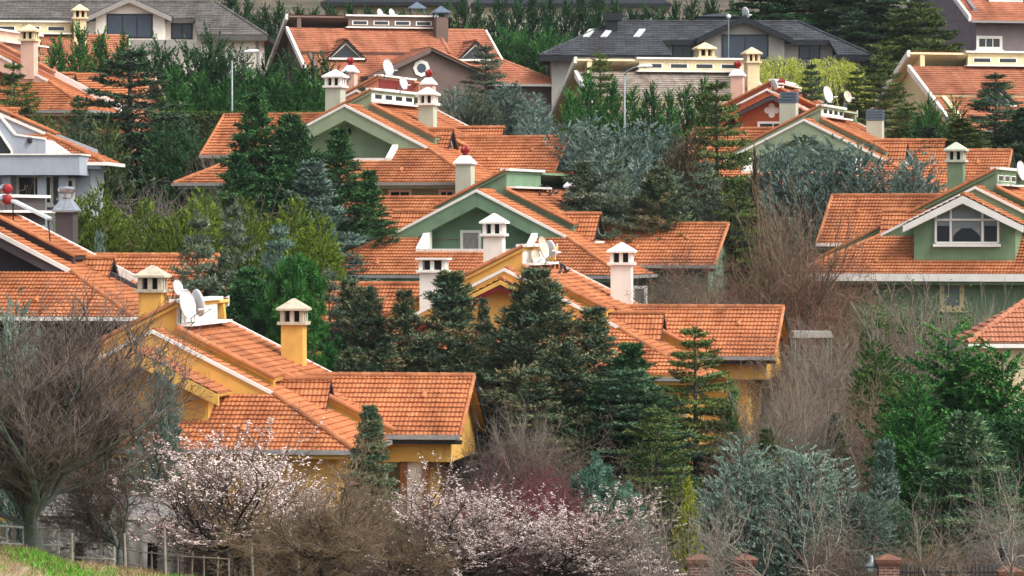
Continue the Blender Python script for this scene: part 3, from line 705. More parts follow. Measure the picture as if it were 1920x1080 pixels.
HD = villa('villa', 'moss green villa with a glazed gable bay above its tiled skirt roof', ap, 15, 'greenm', q=2.5, t=.7, h=.95, dl=.4, L=14, Lc=7, cw='greenm', strips=3,
    front='bay', bay=dict(v=-3.0, u=bu, w=bw, W=dW, fascia='trim', fd=.34, iw=dW - .45), gutter='trim', gh=.34,
    wings=[Wg(f, 1560, 368, 7, rise=2.45, half=4.3, dark=False), dict(u1=12, wr=-1.8, v=7.0)], dormers=[Dm(f, 1656, 397, 2.6, b=1.3)],
    chims=[Ch(f, 1793, 299, 5.5, -1.8, a=.4, b=.42, style='stone', mat='greenm', capmat='greenf')],
    wins=[dict(at=(f.at_v(1785, 580, -2.85)[0], -2.85, f.at_v(1785, 582, -2.85)[2]), wd=1.2, ht=1.45, fr=.22, frame='cream', mull=0, glass='glassl')], extra=d_extra)
# E: sage villa
ap = (646, 198, 223); f = Frame(ap, 15)
ub = f.at_v(729, 300, -1.2)[0]
def e_extra(H):
    u, _, w_ = H.at_v(655, 245, 1.05); k = H.mb(); k.lathe([(.05, 0), (.11, .05), (.13, .22), (.04, .34)], 10, (u, 1.0, w_ - .2)); k.build('wall_lamp', 'black')
HE = villa('villa', 'sage green villa with a white strip windowed clerestory, behind the leaf green villa', ap, 15, 'greenl', fascia='greenl', q=3.0, t=.6, h=.95, dl=.45,
    L=min(18.0, rr_hit(f, 848, 224, .45)[1]), Lc=8.2, cw='white', strips=4, front='recess', bay=dict(ua=-3.6, ub=ub, vp=-1.2),
    wings=[Wg(f, 1067, 258, 7), Wg(f, 420, 217, 7, rise=2.35, half=4.1)], dormers=[Dm(f, 850, 243, 4.6, sill=292), Dm(f, 945, 240, 12, b=1.25)],
    chims=[Ch(f, 629, 160, 5.5, -1.8, a=.44, b=.5, style='stone', mat='greenf', capmat='trim'), ChR(f, 802, 238, 193, .45, a=.43, b=.4, style='stone', mat='greenf', capmat='trim')],
    wins=[dict(at=(4.0, -2.85, -5.9), wd=1.3, ht=1.3), dict(at=(6.6, -2.85, -5.9), wd=.9, ht=1.3)], extra=e_extra)
# F: pale sage villa behind the blue cypresses
ap = (1507, 225, 233); f = Frame(ap, 14)
HF = villa('villa', 'grey green villa rising behind blue cypresses, chimneys topped with blue grey louvres', ap, 14, 'greenl', q=3.0, t=.5, h=.88, dl=.4,
    L=min(16.0, rr_hit(f, 1677, 253, .4)[1]), Lc=7.6, cw='white', strips=4, front='recess', bay=dict(ua=-3.2, ub=3.2, vp=-1.2),
    wings=[Wg(f, 1897, 283, 7), Wg(f, 1300, 243, 7, rise=2.3, half=4.0)], dormers=[Dm(f, 1702, 264, 4.6, b=1.4), Dm(f, 1773, 264, 11, b=1.2)],
    chims=[Ch(f, 1479, 189, 5.5, -1.8, a=.48, b=.45, style='grille', mat='greenf'), ChR(f, 1641, 258, 222, .4, a=.47, b=.4, style='grille', mat='greenf')])
# M: salmon villa, upper corner
ap = (-48, 81, 250); f = Frame(ap, 12)
HM = villa('villa', 'salmon walled villa with a pale pink chimney beside the tall cedar', ap, 12, 'salmon', q=2.5, t=.6, h=.9, L=min(15, rr_hit(f, 60, 114, .4)[1]), cw='pink', strips=0, cols=5,
    wings=[Wg(f, 288, 140, 7, rise=1.95, dark=False)], dormers=[Dm(f, 141, 139, 4.2, sill=182)], chims=[ChR(f, 55, 122, 73, .4, a=.42, b=.4, style='stone', mat='pink', capmat='cream')], fd=.85, fascia='pink')
# O: charcoal villa half hidden by the bare tree
ap = (-67, 405, 176); f = Frame(ap, 10)
HO = villa('villa', 'charcoal walled villa half hidden behind the big bare tree', ap, 10, 'char', q=2.0, t=.6, h=.85, dl=.4, L=min(14, rr_hit(f, 98, 440, .4)[1]), cw='char', strips=0,
    wings=[Wg(f, 410, 480, 7)], dormers=[Dm(f, 214, 484, 4.0, sill=541)], chims=[ChR(f, 125, 452, 392, .4, a=.40, b=.4, style='steel', mat='char')], fd=.5, verge=.14, gutter='trim')
# N: blue grey villa with the roof terrace
ap = (-62, 188, 203); f = Frame(ap, 2)
def n_extra(H):
    q = lambda px, py, v: H.at_v(px, py, v)
    l, r_ = q(-20, 300, -6.2)[0], q(149, 300, -6.2)[0]; zt, zb_ = q(100, 291, -6.2)[2], q(100, 328, -6.2)[2]
    k = H.mb(); k.box((l, -6.2, zb_), (r_, -5.9, zt)); k.box((r_ - .3, -5.899, zb_), (r_, -1.8, zt)); k.box((l, -5.899, zb_), (r_ - .301, -1.8, zb_ + .25)); te = k.build('terrace', 'bluewhite')
    k = H.mb(); k.box((l, -6.28, zt + .002), (r_ + .08, -5.85, zt + .08)); k.box((r_ - .35, -5.849, zt + .002), (r_ + .08, -1.8, zt + .08)); k.build('coping', 'trim', te)
    a = [q(-30, 195, -2.6), q(0, 220, -2.6), q(28, 254, -2.6), q(85, 262, -2.6), q(85, 300, -2.6), q(-30, 300, -2.6)]
    k = H.mb(); k.prism_uw([(x[0], x[2]) for x in a], -2.6, -2.3); wl = k.build('parapet_wall', 'bluewhite')
    k = H.mb()
    for x, y in zip(a[:3], a[1:4]): k.bar((x[0], -2.45, x[2] + .05), (y[0], -2.45, y[2] + .05), .42, .1)
    k.build('coping', 'trim', wl)
    gl = [q(82, 262, -2.4), q(98, 263, -2.4), q(139, 291, -2.4), q(82, 291, -2.4)]
    k = H.mb(); k.prism_uw([(x[0], x[2]) for x in gl], -2.42, -2.36); k.build('glass_panel', 'whitemetal')
    gl = [q(-6, 240, -2.7), q(22, 282, -2.7), q(22, 291, -2.7), q(-6, 291, -2.7)]
    k = H.mb(); k.prism_uw([(x[0], x[2]) for x in gl], -2.66, -2.62); g = k.build('window', 'glass')
    k = H.mb(); k.bar((gl[0][0], -2.68, gl[0][2]), (gl[1][0], -2.68, gl[1][2]), .1, .12); k.bar((gl[1][0], -2.68, gl[1][2]), (gl[2][0], -2.68, gl[2][2]), .1, .12, (0, 1, 0)); k.build('window_frame', 'trim', g)
    u, _, z = q(56, 265, -2.65); k = H.mb(); k.lathe([(.04, -.1), (.12, -.04), (.13, .1), (.05, .2)], 10, (u, -2.68, z)); k.build('wall_lamp', 'black')
    for px in (25, 90, 130): 
        u = q(px, 330, -3.6)[0]; k = H.mb(); k.box((u - .2, -5.7, H.zb), (u + .2, -5.3, zb_ - .002)); k.build('column', 'bluewhite')
    u = q(125, 360, -2.85)[0]; window(H, u, -2.86, q(125, 372, -2.86)[2], .8, 1.0, mull=0)
    u = q(65, 360, -2.85)[0]; window(H, u, -2.86, q(65, 385, -2.86)[2], 1.8, 1.5)
HN = villa('villa', 'blue grey villa with a solid parapet roof terrace', ap, 2, 'bluewhite', q=1.0, t=.6, h=.5, L=3, Lc=1.5, p=.43, We=7.3, sk=3.4, cw='bluewhite', strips=0, dormers=[Dm(f, 35, 206, 1.4, sill=254)], extra=n_extra, q4=99, gutter='trim', dl=.2, W=4.0, back=False)
# G: burnt orange villa
ap = (1438, 168, 249); f = Frame(ap, 12)
bu, _, bw = f.at_v(1447, 179, -2.0)
def g_extra(H):
    u, _, w_ = H.at_v(1447, 207, -1.42); k = H.mb()
    for dx, dz in ((0, .26), (0, -.26), (.26, 0), (-.26, 0), (0, 0)): k.lathe([(.20, 0), (.20, .06), (.01, .065)], 8, (u + dx, -1.4, w_ + dz), (0, -1, 0))
    k.build('cross_ornament', 'trim')
    k = H.mb(); u, _, w_ = H.at_v(1466, 178, 2.0); k.tube([(u, 2.0, w_ - 1.2), (u, 2.0, w_ + .55)], .12, 10); o = k.build('vent_pipe', 'whitemetal'); turbine(H, u, 2.0, w_ + .55, .22, o)
HG = villa('villa', 'burnt orange villa with a white cross ornament on its gable', ap, 12, 'orange', q=1.5, t=.2, h=.6, L=12, cw='orange', strips=0, cols=4, front='bay', bay=dict(u=bu, v=-2.0, w=bw, W=2.9, fascia='char', fd=.2),
    chims=[Ch(f, 1383, 139, 3.5, -2.5, a=.38, b=.36, style='turbine', mat='pink')], wins=[dict(at=(bu, -1.42, bw - 2.3), wd=1.9, ht=.75, sill=False)], extra=g_extra)
# the pink and oxblood villa behind the sage one
ap = (668, 170, 256); f = Frame(ap, 14)
HP = villa('villa', 'pink villa with oxblood clerestory and turbine chimneys, behind the sage villa', ap, 14, 'salmon', q=2.5, t=.75, h=1.0, L=13, cw='oxblood', strips=0, cols=4,
    chims=[Ch(f, 657, 132, 4.5, -2.5, a=.36, b=.38, style='turbine', mat='pink'), Ch(f, 804, 155, 6.0, -3.0, a=.36, b=.38, style='turbine', mat='pink')])

# villas turned side on: the clerestory slope faces the camera
def h_extra(H):
    u, v, w_ = H.hit(790, 128, (1, 0, 0), 9.78); k = H.mb(); k.lathe([(.62, 0), (.62, .1), (.36, .1), (.36, .02)], 8, (9.75, v, w_), (1, 0, 0)); o = k.build('round_window', 'trim')
    k = H.mb(); k.lathe([(.36, 0), (.36, .05)], 16, (9.78, v, w_), (1, 0, 0)); k.build('pane', 'glassb', o)
HH = villa('villa', 'umber walled villa with triangular dormers and an octagonal gable window', (912, 58, 305), -105, 'brown', mir=-1, q=3.9, t=.5, h=.95, dl=.25, L=15.2, Lc=6.6, cw='brown', strips=4, tile='tile_far', cols=4,
    wings=[dict(u1=10.2, wr=-1.75, v=6.7, half=4.7, rise=2.1, u0=1.5, dark=False)], dormers=[dict(u1=5.5, wd=-1.0, v=2.2, b=1.5), dict(u1=5.5, wd=-1.0, v=11.9, b=1.5)],
    chims=[dict(at=(1.6, 3.9), wt=1.0, wb=-2, a=.48, b=.45, style='hood', mat='brown'), dict(at=(-2.6, 4.7), wt=1.5, wb=-2, a=.45, b=.45, style='hood', mat='brown'), dict(at=(-2.6, 14.0), wt=.3, wb=-2, a=.4, b=.4, style='hood', mat='brown')], q4=99, extra=h_extra, verge=.34)
HL = villa('villa', 'pale yellow villa with strip windows and a white gable verge, below the mauve villa', (2115, 130, 265), -105, 'paleyellow', mir=-1, q=3.9, t=.5, h=.95, dl=.25, L=15.2, Lc=7.2, cw='paleyellow', strips=4, tile='tile_far', cols=4,
    dormers=[dict(u1=5.4, wd=-1.2, v=11.2, b=1.45)], q4=99, verge=.3, fd=.6)
HQ = villa('villa', 'cream villa with strip windows and a dun roof, left of the willow', (1414, 139, 266), -103, 'cream', mir=-1, q=.7, t=.5, h=.9, dl=.25, L=12.0, Lc=7.0, cw='cream', strips=4, tile='tile_dun', cols=4,
    chims=[dict(at=(-1.2, 3.0), wt=1.2, wb=-2, a=.5, b=.5, style='stone', mat='cream', capmat='cream'), dict(at=(2.5, .9), wt=.75, wb=-2.5, a=.45, b=.4, style='stone', mat='cream', capmat='cream')], q4=99, verge=.34)
HR = villa('villa', 'pale yellow villa mostly hidden by the cypress row below the ash roofed house', (240, 68, 284), -100, 'paleyellow', mir=-1, q=3.9, t=.5, h=.9, dl=.25, L=15.0, Lc=7.0, cw='paleyellow', strips=4, tile='tile_far', cols=4,
    chims=[dict(at=(1.0, 3.4), wt=1.25, wb=-2, a=.42, b=.42, style='stone', mat='paleyellow', capmat='cream')], q4=99)
def k_extra(H):
    u, v, w_ = H.hit(1855, 93, (1, 0, 0), 7.72); window(H, 7.7, v, w_, 2.0, 1.0, face='right', fr=.2, mull=2)
HK = villa('villa', 'mauve villa with a triangular dormer, behind the big cedar', (2112, -52, 310), -103, 'mauve', mir=-1, q=3.9, t=.5, h=.95, dl=.25, L=15.4, Lc=6.6, cw='mauve', strips=4, tile='tile_far', cols=4,
    wings=[dict(u1=9.0, wr=-1.95, v=4.0, half=4.7, rise=2.15, u0=1.5, dark=False)], dormers=[dict(u1=5.4, wd=-1.2, v=11.6, b=1.5)], q4=99, extra=k_extra)

# ---------------------------------------------------------------- long low houses with dark roofs
def dark_house(name, label, org, yaw, tile, wall, fas, UL, UR, wl, cut0, cut1, gab, gw, gfas, panes, mir=1, ridge=12.0, pitch=.42, up=1.55, wtrim='greige', extra=None):
    """Hipped main roof, its front cut back over a terrace (cut0..cut1) with a gable standing in the middle (gab = u of its apex, gw half width)."""
    H = House(name, label, org, yaw, mir); T = M[tile]
    dv = wl / pitch; d1 = up / pitch; kw = dict(cols=3, amp=.02, step=.03, tw=.33, tc_=.38)
    pl = lambda u, v: (u, v, -pitch * abs(v))
    hipL = UL / wl; hipR = UR / wl
    fr = [[(0, 0, 0), (ridge, 0, 0), (ridge + hipR * up, -d1, -up), (-hipL * up, -d1, -up)],
          [(-hipL * up, -d1, -up), (cut0, -d1, -up), (cut0 + .6, -dv, -wl), (-UL, -dv, -wl)],
          [(cut1, -d1, -up), (ridge + hipR * up, -d1, -up), (ridge + UR, -dv, -wl), (cut1 + .4, -dv, -wl)]]
    bk = [[(0, 0, 0), (-UL, dv, -wl), (ridge + UR, dv, -wl), (ridge, 0, 0)], [(0, 0, 0), (-UL, -dv, -wl), (-UL, dv, -wl)], [(ridge, 0, 0), (ridge + UR, dv, -wl), (ridge + UR, -dv, -wl)]]
    g1 = -d1 - 1.6; gz = .12; gp = up / gw * 1.02
    gb = [[(gab, g1, gz), (gab + gw, g1, gz - gp * gw), (gab + gw, -.4, gz - gp * gw), (gab, -.4, gz)], [(gab, g1, gz), (gab, -.4, gz), (gab - gw, -.4, gz - gp * gw), (gab - gw, g1, gz - gp * gw)]]
    H.tiles(fr, T, **kw); H.tiles(bk, T, **kw); gr = H.tiles(gb, T, 'gable_roof', **kw)
    k = H.mb()
    for p_ in fr + bk: k.slab([(x, y, z - .03) for x, y, z in p_], .2)
    k.build('roof_deck', fas)
    k = H.mb()
    for p_ in gb: k.slab([(x, y, z - .03) for x, y, z in p_], .15)
    k.build('roof_deck', fas, gr)
    H.caps([((0, 0, .02), (ridge, 0, .02)), ((0, 0, .02), (-UL, -dv, -wl + .02)), ((ridge, 0, .02), (ridge + UR, -dv, -wl + .02)), ((gab, g1, gz + .02), (gab, -.5, gz + .02))], T)
    k = H.mb()
    for sg in (-1, 1): k.prism_uw([(gab, gz - .02), (gab + sg * gw, gz - gp * gw - .02), (gab + sg * gw, gz - gp * gw - .38), (gab, gz - .42)], g1 - .06, g1 + .12)
    k.build('fascia', gfas, gr)
    for a_, b_ in (((-UL - .05, -dv - .06, -wl - .42), (cut0 + .6, -dv + .1, -wl - .04)), ((cut1 + .4, -dv - .06, -wl - .42), (ridge + UR + .05, -dv + .1, -wl - .04)),
                   ((cut0 - .1, -d1 - .06, -up - .34), (gab - gw, -d1 + .1, -up - .02)), ((gab + gw, -d1 - .06, -up - .34), (cut1 + .1, -d1 + .1, -up - .02))):
        k = H.mb(); k.box(a_, b_); k.build('eaves', fas)      # deep clad edge
    k = H.mb(); k.box((-UL + .9, -dv + .8, H.zb - .4), (cut0 + .3, dv - .8, -wl + .1)); k.box((cut1 + .3, -dv + .8, H.zb - .4), (ridge + UR - .9, dv - .8, -wl + .1))
    k.box((cut0 + .301, -d1 + .6, H.zb - .4), (cut1 + .299, dv - .81, -up + .1)); k.box((cut0 + .301, -dv + .9, H.zb - .4), (cut1 + .299, -d1 + .59, -wl - 1.3)); k.build('wall', wall)
    k = H.mb(); k.prism_uw([(gab - gw + .6, gz - gp * (gw - .6) - .16), (gab - gw + .6, -wl - 1.2), (gab + gw - .6, -wl - 1.2), (gab + gw - .6, gz - gp * (gw - .6) - .16), (gab, gz - .16)], g1 + .5, -d1 + .61); k.build('gable_wall', wall)
    for (u, wd, z, ht, mu, where) in panes:
        window(H, u, g1 + .5 if where == 'gable' else -d1 + .6, z, wd, ht, frame='darkmetal' if where != 'white' else 'trim', glass='glassb', fr=.1, mull=mu, sill=False)
    k = H.mb(); k.box((cut0 + .5, -dv + .2, -wl - 1.3), (cut1, -dv + .24, -wl - .35)); k.build('terrace_rail', 'glassb' if fas == 'darkmetal' else 'greige')
    if extra: extra(H)
    return H
def i_extra(H):
    for u in (-2.4, -1.1, 1.3):
        k = H.mb(); z = lambda v: .42 * v; k.slab([(u, -3.2, z(-3.2) + .12), (u + .45, -3.2, z(-3.2) + .12), (u + .95, -1.7, z(-1.7) + .12), (u + .5, -1.7, z(-1.7) + .12)], .1); k.build('skylight', 'dish')
    k = H.mb(); k.box((-.6, -2.0, -1.2), (.2, -1.3, .35)); k.box((-.9, -2.2, .0), (.5, -1.1, .55)); k.build('chimney', 'darkmetal')
    k = H.mb(); k.box((6.4, 1.0, -1), (9.4, 4.0, .45)); k.frustum(7.9, 2.5, .451, .7, 1.7, 1.7, .5, .5); k.build('roof_box', 'tile_grey')
dark_house('dark_roof_house', 'charcoal roofed house with three skylights and a large glazed gable', (1152, 41, 303), 0, 'tile_grey', 'greige', 'darkmetal', 5.6, 5.0, 2.75, 3.4, 15.6, 9.35, 3.5, 'darkmetal',
    [(9.4, 3.4, -2.9, 1.75, 1, 'gable'), (4.9, 1.5, -2.9, 1.2, 1, 'w'), (14.2, 1.6, -2.9, 1.2, 1, 'w')], ridge=13.6, extra=i_extra)
def j_extra(H): pass
dark_house('ash_roof_house', 'ash grey roofed house with a white framed window in its central gable', (-60, 4, 306), 0, 'tile_ash', 'white', 'tile_ash', 3.0, 4.2, 2.75, -1.0, 17.2, 12.5, 3.1, 'greige',
    [(12.5, 3.4, -2.9, 1.8, 2, 'gable'), (16.2, 1.6, -2.9, 1.2, 1, 'w'), (7.5, 1.8, -2.9, 1.2, 1, 'w')], ridge=18.5, up=1.4, extra=j_extra)

# far houses above the cypress rows
def far_house(label, px0, px1, pyt, pyb, Y, wall, roofm, eave=.8):
    a = P(px0, pyt, Y); b = P(px1, pyb, Y); root = empty('far_house', ((a[0] + b[0]) / 2, Y + 4, zg(0, Y))); tag(root, label, 'house')
    hw = (b[0] - a[0]) / 2; zt = a[2] - zg(0, Y)
    MB().box((-hw, -4, -.5), (hw, 5, zt)).build('wall', M[wall], root)
    MB().frustum(0, .5, zt + .001, zt + .3, hw + eave, 5 + eave, hw + eave, 5 + eave).frustum(0, .5, zt + .301, zt + 2.6, hw + eave, 5 + eave, hw - 3, .6).build('roof', M[roofm], root)
    n = int(hw * 2 / 3.2)
    for i in range(n):
        x = -hw + (i + .5) * 2 * hw / n
        o = MB().box((x - .6, -4.05, zt - 1.9), (x + .6, -3.98, zt - .5)).build('window', M['trim'], root); MB().box((x - .5, -4.07, zt - 1.8), (x + .5, -4.04, zt - .6)).build('pane', M['glass'], o)
far_house('beige house under a dark roof behind the cypress row, with small windows', 620, 860, 12, 60, 345, 'cream', 'darkmetal')
far_house('white house with a dark roof, beyond the cypresses above the charcoal roofed house', 900, 1240, 14, 60, 352, 'white', 'darkmetal')
# ------------------------------------------------------------------ ground: one sheet from the orchard to beyond the last trees
def ground_mat():
    m, nt, b = base_mat('winter garden ground'); b.inputs['Roughness'].default_value = 0.95
    tc = N(nt, 'ShaderNodeTexCoord'); n1 = N(nt, 'ShaderNodeTexNoise'); n1.inputs['Scale'].default_value = 0.25; n1.inputs['Detail'].default_value = 8
    n2 = N(nt, 'ShaderNodeTexNoise'); n2.inputs['Scale'].default_value = 3.0; n2.inputs['Detail'].default_value = 8
    nt.links.new(tc.outputs['Object'], n1.inputs['Vector']); nt.links.new(tc.outputs['Object'], n2.inputs['Vector'])
    r1 = ramp(nt, [(0.35, c('#3b3a22')), (0.5, c('#4f4532')), (0.65, c('#6a5c48'))]); nt.links.new(n1.outputs['Fac'], r1.inputs[0])
    r2 = ramp(nt, [(0.3, (.6, .6, .6, 1)), (0.7, (1.2, 1.2, 1.2, 1))]); nt.links.new(n2.outputs['Fac'], r2.inputs[0])
    mu = N(nt, 'ShaderNodeMix', data_type='RGBA', blend_type='MULTIPLY'); mu.inputs['Factor'].default_value = 1
    nt.links.new(r1.outputs[0], mu.inputs['A']); nt.links.new(r2.outputs[0], mu.inputs['B']); nt.links.new(mu.outputs['Result'], b.inputs['Base Color'])
    return m
xs = np.concatenate([np.linspace(-600, -90, 12), np.linspace(-80, 80, 81), np.linspace(90, 600, 12)])
ys = np.concatenate([np.linspace(40, 340, 151), np.linspace(350, 1200, 30)])
gv = [(x, y, zg(x, y)) for y in ys for x in xs]; nx = len(xs)
gf = [(j * nx + i, j * nx + i + 1, (j + 1) * nx + i + 1, (j + 1) * nx + i) for j in range(len(ys) - 1) for i in range(nx - 1)]
me = bpy.data.meshes.new('ground'); me.from_pydata(gv, [], gf)
tag(link_mesh('ground', me, ground_mat(), None, True), kind='structure')
# ------------------------------------------------------------------ trees: real leaf-sized faces on real limbs
def unit(a): return a / np.maximum(np.linalg.norm(a, axis=-1, keepdims=True), 1e-9)

class Leaves:
    def __init__(s, g): s.V = []; s.r = []; s.g = g
    def blades(s, base, d, ln, wd, rnd, fold=.15, mid=.45):
        g = s.g; n = len(base); d = unit(d); ln = np.broadcast_to(ln, (n,))[:, None]; wd = np.broadcast_to(wd, (n,))[:, None]
        sd = unit(np.cross(d, g.normal(size=(n, 3)))); up = np.cross(d, sd)
        m_ = base + d * ln * mid + up * ln * fold * g.uniform(-1, 1, (n, 1))
        s.V.append(np.stack([base, m_ + sd * wd / 2, base + d * ln, m_ - sd * wd / 2], 1).reshape(-1, 3)); s.r.append(np.repeat(np.clip(np.broadcast_to(rnd, (n,)), 0, 1), 4))
    def build(s, name):
        V = np.concatenate(s.V).astype(np.float32); n = len(V) // 4
        me = bpy.data.meshes.new(name); me.vertices.add(len(V)); me.vertices.foreach_set('co', V.ravel())
        me.loops.add(len(V)); me.loops.foreach_set('vertex_index', np.arange(len(V), dtype=np.int32))
        me.polygons.add(n); me.polygons.foreach_set('loop_start', np.arange(0, 4 * n, 4, dtype=np.int32)); me.polygons.foreach_set('loop_total', np.full(n, 4, np.int32))
        a = me.attributes.new('rnd', 'FLOAT', 'POINT'); a.data.foreach_set('value', np.concatenate(s.r).astype(np.float32))
        me.update(calc_edges=True); return me

def tubes_mesh(name, p0, p1, r0, r1, n_thick=6, thick=.03):
    """every limb segment a tapered prism"""
    V = []; L = []; k0 = 0
    p0, p1, r0, r1 = (np.asarray(x, float) for x in (p0, p1, r0, r1)); big = r0 > thick
    for sel, n in ((big, n_thick), (~big, 3)):
        a, b, ra, rb = p0[sel], p1[sel], r0[sel], r1[sel]
        if len(a) == 0: continue
        d = unit(b - a); x = np.cross(d, np.where(np.abs(d[:, 2:3]) > .9, [[1., 0, 0]], [[0, 0, 1.]])); x = unit(x); y = np.cross(d, x)
        an = np.arange(n) * 2 * np.pi / n; ring = x[:, None] * np.cos(an)[None, :, None] + y[:, None] * np.sin(an)[None, :, None]
        v = np.concatenate([a[:, None] + ring * ra[:, None, None], b[:, None] + ring * rb[:, None, None]], 1)
        i = np.arange(n); q = np.stack([i, (i + 1) % n, n + (i + 1) % n, n + i], -1)
        f = (q[None] + (np.arange(len(a)) * 2 * n)[:, None, None] + k0).reshape(-1, 4)
        V.append(v.reshape(-1, 3)); L.append(f); k0 += len(a) * 2 * n
    V = np.concatenate(V).astype(np.float32); L = np.concatenate(L).astype(np.int32)
    me = bpy.data.meshes.new(name); me.vertices.add(len(V)); me.vertices.foreach_set('co', V.ravel())
    me.loops.add(L.size); me.loops.foreach_set('vertex_index', L.ravel()); n = len(L)
    me.polygons.add(n); me.polygons.foreach_set('loop_start', np.arange(0, 4 * n, 4, dtype=np.int32)); me.polygons.foreach_set('loop_total', np.full(n, 4, np.int32))
    me.polygons.foreach_set('use_smooth', np.ones(n, bool))
    me.update(calc_edges=True); return me

def plume(lv, g, base, d, L, nb, bl, bw, r0, spread=.75, noise=.1):
    """one feathery spray: blades fanning off a curved axis"""
    t = np.sort(g.uniform(0, 1, nb)); side = unit(np.cross(d, g.normal(size=3))); other = np.cross(d, side)
    an = g.uniform(0, 2 * np.pi, nb); k = spread * (1 - .45 * t)
    dirs = d[None] + (side[None] * np.cos(an)[:, None] + other[None] * np.sin(an)[:, None]) * k[:, None]
    pos = base[None] + d[None] * (t * L)[:, None]
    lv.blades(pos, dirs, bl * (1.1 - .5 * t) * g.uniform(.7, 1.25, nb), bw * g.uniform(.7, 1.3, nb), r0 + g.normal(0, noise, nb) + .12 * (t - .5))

def make_cypress(seed, h, prof, n=420, L=.9, nb=26, bl=.26, bw=.06, up=.75, tops=1, lobes=3, lobe=.2, inner=.25, spread=.7, trunk=True):
    """columnar or bushy cypress: plumes rising from a leaning set of leaders; prof(t) radius by height fraction"""
    g = np.random.default_rng(seed); lv = Leaves(g)
    ld = [(0, 0, 1.0)] + [(g.uniform(-.6, .6) * prof(.5), g.uniform(-.6, .6) * prof(.5), g.uniform(.72, .95)) for _ in range(tops - 1)]
    ph = g.uniform(0, 6.28, 6); am = g.uniform(.5, 1, 6)
    tt = np.linspace(0, 1, 60); wgt = np.array([prof(x) for x in tt]) + .08; cdf = np.cumsum(wgt) / wgt.sum()
    for i in range(n):
        lx, ly, lh = ld[g.integers(len(ld))]; t = np.interp(g.uniform(), cdf, tt); a = g.uniform(0, 6.283)
        r = prof(t) * (1 + lobe * sum(am[k] * math.sin((k % 3 + 1) * a + ph[k] + t * (4 + k * 2)) for k in range(lobes)))
        rr = r * (g.uniform(.15, .7) if g.uniform() < inner else g.uniform(.72, 1.0))
        rad = np.array([math.cos(a), math.sin(a), 0]); z = t * h * lh
        sc = .75 + .5 * g.uniform(); u = up * (.8 + .4 * t)
        d = unit(rad * (1 - u) + np.array([0, 0, u]) + g.normal(0, .16, 3))
        base = np.array([lx * min(1, t * 1.6), ly * min(1, t * 1.6), z]) + rad * max(rr - (1 - u) * L * .6, 0) - np.array([0, 0, L * .35 * sc])
        base[2] = max(base[2], .02)
        plume(lv, g, base, d, L * sc, nb, bl, bw, .5 + .22 * g.normal(), spread)
    tm = None
    p0, p1, r0, r1 = [], [], [], []
    for lx, ly, lh in ld:
        q = [np.array([lx * min(1, t * 1.6), ly * min(1, t * 1.6), t * h * lh * .93]) for t in np.linspace(0, 1, 7)]
        for k in range(6): p0.append(q[k]); p1.append(q[k + 1]); r0.append(.14 * (1 - k / 7)); r1.append(.14 * (1 - (k + 1) / 7) + .01)
    for _ in range(40):
        t = g.uniform(.08, .85); a = g.uniform(0, 6.283); r = prof(t) * .75; s = np.array([0, 0, t * h * .8]); p0.append(s); p1.append(s + np.array([math.cos(a) * r, math.sin(a) * r, r * .8])); r0.append(.04); r1.append(.012)
    tm = tubes_mesh('trunk', p0, p1, r0, r1)
    return lv.build('crown'), tm, h, max(prof(x) for x in tt)

